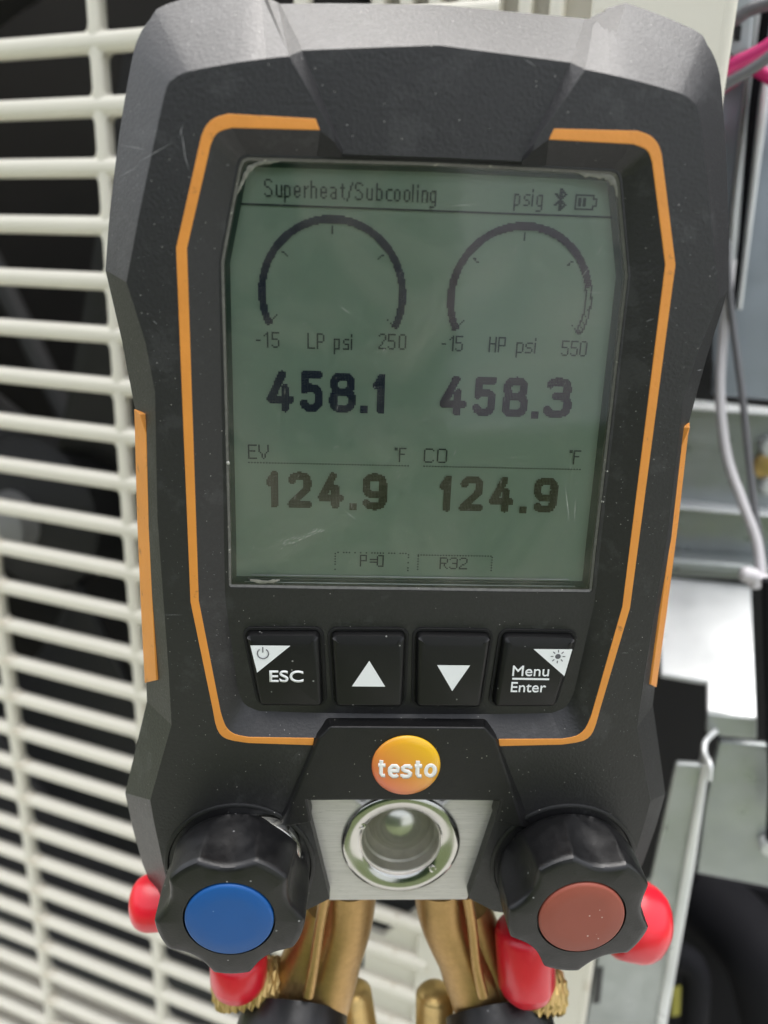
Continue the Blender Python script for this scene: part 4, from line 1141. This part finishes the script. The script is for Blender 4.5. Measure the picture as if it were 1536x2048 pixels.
# ------------------------------------------------------------------ knobs
def knob_mesh(R0, H, phi0, rcap, N=240):
    lv = [(0.0, 0.90), (0.4, 0.93), (0.8, 0.955), (1.4, 0.97), (2.2, 0.985), (3.0, 0.995), (3.8, 1.0), (5.5, 1.005), (7.2, 1.0), (8.8, 0.995), (H - 1.9, 0.99), (H - 1.15, 0.985), (H - 0.7, 0.965), (H - 0.42, 0.93), (H - 0.32, 0.89)]
    rings = []
    for z, f in lv:
        row = []
        t = z / H
        for i in range(N):
            th = 2 * math.pi * i / N
            d = 0
            for k in range(5):
                c = R(phi0 + 72 * k)
                a = (th - c + math.pi) % (2 * math.pi) - math.pi
                # spoon-shaped scoop: rounded end near the base, deepest at the front edge
                wv = (17 + 5 * t) * math.sqrt(max(0, 1 - max(0, (0.30 - t) / 0.27) ** 2)) if t > 0.03 else 0
                if wv > 0:
                    q = math.degrees(a) / wv
                    if abs(q) < 1:
                        dep = 0.165 * min(1, (t - 0.03) / 0.62) ** 0.55
                        d = max(d, dep * (1 - abs(q) ** 2.1))
            r = R0 * f * (1 - d)
            row.append(Vector((r * math.cos(th), r * math.sin(th), z)))
        rings.append(row)
    rings.append([Vector((rcap * math.cos(2 * math.pi * i / N), rcap * math.sin(2 * math.pi * i / N), H - 0.25)) for i in range(N)])
    rings.append([Vector(((rcap - 0.15) * math.cos(2 * math.pi * i / N), (rcap - 0.15) * math.sin(2 * math.pi * i / N), H - 1.2)) for i in range(N)])
    return loft(rings, True, True, True)
def xf(vf, mw): return [mw @ Vector(v) for v in vf[0]], vf[1]
ZC = 13.6
def knob(px, phi, capm, labelc, mw=None, lab=None):
    c = dev(px[0], px[1], ZC)
    mw = mw or Matrix.Translation(Vector((c.x, c.y, ZC - 13.3)))
    k = build('valve_knob', *xf(knob_mesh(14.5, 13.3, phi, 8.7), mw), KNOBM, gauge, smooth=28)
    if lab: k['label'] = lab
    cp = build('knob_cap', *xf(lathe((0, 0, 12.2), (0, 0, 1), [(0, 8.35), (0.85, 8.35), (1.12, 8.2), (1.3, 7.8), (1.38, 5), (1.4, 0)], 72), mw), capm, k, smooth=40)
    cp['label'] = labelc
    return k, mw
kl, mwl = knob((458, 1841), 90, BLUE, 'round blue cap disc', lab='black scalloped knob with blue cap')
kr, mwr = knob((1164, 1837), 80, BRICK, 'round brick red cap disc', lab='black scalloped knob with brick red cap')
for mw in (mwl, mwr):                          # seat: lip and dark gap round the foot, bright bonnet under the knob
    V, F = xf(lathe((0, 0, -1.2), (0, 0, 1), [(0, 15.6), (1.1, 15.5), (1.35, 15.2), (1.35, 14.7), (0.9, 14.45), (-0.2, 14.4)], 72), mw)
    build('knob_seat', *loft([V[i * 72:(i + 1) * 72] for i in range(6)]), BEZEL, gauge, smooth=40)
c = mwl.translation
build('valve_bonnet', *lathe(Vector((c.x + 4.2, c.y + 4.4, 0.1)), (0, 0, 1), [(0, 8.6), (2.3, 8.5), (3.4, 7.6), (3.8, 6), (3.9, 0)], 64), CHROME, gauge, smooth=40)

# ------------------------------------------------------------------ brass body below the plate
def blob(name, pts, m, zs, rs_, parent=gauge, n=28, flat_=1.0):
    P = spline([dev(a, b, z) for (a, b), z in zip(pts, zs)], 6)
    rr = []
    for i in range(len(P)):
        t = i / (len(P) - 1) * (len(rs_) - 1); j = min(int(t), len(rs_) - 2); rr.append(rs_[j] + (rs_[j + 1] - rs_[j]) * (t - j))
    V, F = tube(P, 1, n, True, rr)
    return build(name, V, F, m, parent, smooth=60)
bl_ = blob('brass_body', [(700, 1760), (696, 1830), (672, 1910), (640, 1985), (598, 2060)], BRASS, [-12, -12, -12, -12, -11], [6.2, 6.0, 6.3, 8.2, 10.5])
br_ = blob('brass_body', [(880, 1760), (888, 1830), (925, 1910), (965, 1985), (1010, 2060)], BRASS, [-12, -12, -12, -12, -11], [6.2, 6.0, 6.3, 8.2, 10.5])
for s, pts, par in ((-1, [(651, 1790), (640, 1850), (628, 1930), (617, 1990)], bl_), (1, [(934, 1790), (944, 1850), (953, 1930), (966, 1990)], br_)):
    blob('cast_rib', pts, BRASS, [-5.6, -5.6, -4.8, -3.8], [1.3, 1.2, 1.2, 1.3], parent=par, n=12)
for s, pts, par in ((-1, [(648, 1810), (622, 1890), (592, 1970)], bl_), (1, [(940, 1810), (968, 1890), (1000, 1970)], br_)):
    blob('side_web', pts, BRASS, [-14, -14, -12], [4.5, 5.5, 6.5], parent=par, n=20)
# threaded branch fittings on the inner sides
def threaded(pts, zs, r, parent, nthread=13):
    a, b = dev(*pts[0], zs[0]), dev(*pts[1], zs[1]); d = (b - a); L = d.length
    prof = [(-2.2, 0.0), (-2.0, r * 0.45), (-1.2, r * 0.8), (-0.4, r * 0.97)]
    for i in range(nthread * 4 + 1):
        s = L * i / (nthread * 4); prof.append((s, r + (0.0, 0.35, 0.55, 0.35)[i % 4]))
    return build('threaded_branch', *lathe(a, d, prof, 32), BRASSK, parent, smooth=40)
threaded([(704, 1985), (722, 2090)], [-18, -17], 4.4, bl_, 16)
threaded([(870, 1988), (868, 2090)], [-18, -17], 4.4, br_, 16)

def knurl(name, c, d, prof, m, parent, n=60):
    """collar with alternating knurled facets"""
    c, d = Vector(c), Vector(d); x, y, d = frame_for(d); rings = []
    for q, (s, r) in enumerate(prof):
        row = []
        for i in range(n):
            a = 2 * math.pi * i / n
            rr = r * (1 + (0.035 if (i + q) % 2 else -0.02) * (1 if 0 < q < len(prof) - 1 else 0))
            row.append(c + d * s + (x * math.cos(a) + y * math.sin(a)) * rr)
        rings.append(row)
    V, F = loft(rings, True, True, True)
    return build(name, V, F, m, parent, smooth=12)
kp = lambda r, L, q=12: [(0, r * 0.96)] + [(L * (i + 0.5) / q, r) for i in range(q)] + [(L, r * 0.95), (L + 0.6, r * 0.7)]
dn = Vector((0.02, -1.0, 0.30))
def charging_cap(px, z, r, L, pointed=False, axis=dn, name='red_cap', parent=gauge, lab=None, collar=None, ndent=0.0):
    p = dev(px[0], px[1], z); ax = Vector(axis).normalized(); p = p - ax * L
    prof = [(0, r * 0.80), (0.6, r * 0.93), (2.0, r), (L - r * 0.9, r * 0.99), (L - r * 0.62, r * 0.97), (L - r * 0.42, r * 0.90), (L - r * 0.26, r * 0.79), (L - r * 0.13, r * 0.62), (L - r * 0.05, r * 0.40), (L - r * 0.01, r * 0.2), (L, 0)]
    if pointed: prof = prof[:4] + [(L - r * 0.85, r * 0.97), (L - r * 0.6, r * 0.88), (L - r * 0.38, r * 0.68), (L - r * 0.2, r * 0.42), (L - r * 0.07, r * 0.2), (L, 0)]
    f = None
    if ndent: f = lambda s, r_, i: r_ * (1 + ndent * math.cos(6 * 2 * math.pi * i / 64) * (s / L))
    o = build(name, *lathe(p, ax, prof, 64, f), REDCAP, parent, smooth=50)
    if lab: o['label'] = lab
    if collar:
        rc, Lc, back = collar
        knurl('knurled_collar', p - ax * (back), ax, kp(rc, Lc), BRASSK, o)
    return o
charging_cap((478, 2000), -7, 6.6, 13, axis=(0.0, -1, 0.15), pointed=True, lab='red vinyl cap below the blue knob', collar=None)
charging_cap((1056, 2010), -4.5, 6.7, 20.5, pointed=True, axis=(0.10, -1, 0.2), lab='red vinyl cap below the brick red knob', ndent=0.02)
charging_cap((259, 1810), -10, 6.2, 13, axis=(-1, -0.05, 0.1), lab='red vinyl cap at the flank beside the blue knob')
charging_cap((1332, 1858), -10, 9.2, 13, axis=(0.96, -0.26, 0.1), lab='large red vinyl cap at the flank beside the brick red knob', ndent=0.015)
def ring_knurl(px, z, r_out, tubr, ax, par):
    """the rope-like knurled rim of the hose coupling"""
    p = dev(px[0], px[1], z); x, y, d = frame_for(ax); V = []; n, m_ = 72, 12; rings = []
    for i in range(n):
        a = 2 * math.pi * i / n; c = p + (x * math.cos(a) + y * math.sin(a)) * (r_out - tubr); e = (x * math.cos(a) + y * math.sin(a))
        row = []
        for j in range(m_):
            b = 2 * math.pi * j / m_
            rr = tubr * (1 + (0.17 if ((i + j) % 3 == 0) else -0.06))
            row.append(c + e * rr * math.cos(b) + d * rr * 2.2 * math.sin(b))
        rings.append(row)
    rings.append(rings[0])
    V, F = loft(rings, True)
    return build('knurled_collar', V, F, BRASSK, par)
ring_knurl((500, 1966), -12, 9.0, 2.0, (0.10, -0.75, 0.75), gauge)
ring_knurl((1062, 1980), -11, 8.8, 1.9, (-0.05, -0.75, 0.75), gauge)

# lower pair of valve knobs on the brass body, mostly below the frame
def lower_valve(px, s):
    c = dev(px[0], px[1], -6)
    ax = Vector((0.10 * s, -0.50, 0.86)).normalized()
    x, y, d = frame_for(ax)
    q = Matrix((x, y, d)).transposed().to_4x4(); mw = Matrix.Translation(c) @ q
    build('valve_flange', *xf(lathe((0, 0, -5), (0, 0, 1), [(0, 12.8), (5.0, 13.2), (6.2, 13.1), (6.8, 12.6), (7.0, 11.4), (6.2, 11.0)], 72), mw), KNOBM, gauge, smooth=35)
    build('valve_bonnet', *xf(lathe((0, 0, 0), (0, 0, 1), [(0, 8.6), (6.8, 8.6), (8.2, 8.0), (8.8, 6.8), (9.0, 0)], 48), mw), CHROME, gauge, smooth=40)
    mk = mw @ Matrix.Translation(Vector((0, 0, 8.0)))
    build('valve_knob', *xf(knob_mesh(10.0, 12.0, 90, 6), mk), KNOBM, gauge, smooth=28)
lower_valve((583, 2068), -1)
lower_valve((1003, 2072), 1)

# scuffs and lint on the rubber
V, F = [], []
for (x_, y_, L_, a_, w_) in ((310, 305, 6.2, 0.5, .10), (272, 297, 5.0, -0.12, .12), (367, 290, 5, -1.45, .12), (372, 320, 3, -1.3, .1), (362, 262, 2, 1.2, .1), (260, 345, 3.5, 0.5, .1), (455, 330, .5, .4, .1), (1060, 125, 2.6, -.5, .08), (1300, 640, 1.6, 0.4, .07), (310, 645, 1.0, -.6, .1), (1400, 740, 1.0, .1, .1), (1433, 545, 1.2, .8, .06), (1427, 535, .8, 1.2, .06), (345, 1230, 4, .02, .05), (1250, 1306, 1.6, 0, .06)):
    sliver(V, F, dev(x_, y_, 0.15 if x_ > 290 else -3), a_, L_, w_, 0.12 if x_ > 300 else -2.2)
o = build('scuff', V, F, SCUFF, housing, recalc=False); o['kind'] = 'stuff'
V, F = [], []
for i in range(420):
    a_ = rs.uniform(0, 6.28)
    x_ = rs.choice([-1, 1]) * rs.uniform(34.5, 47); y_ = rs.uniform(-50, 60)
    sliver(V, F, Vector((x_, y_, 0)), a_, rs.uniform(0.08, 0.3), 0.07, 0.06 if abs(x_) > 43 else 0.03)
o = build('lint', V, F, SCUFF, housing, recalc=False); o['kind'] = 'stuff'
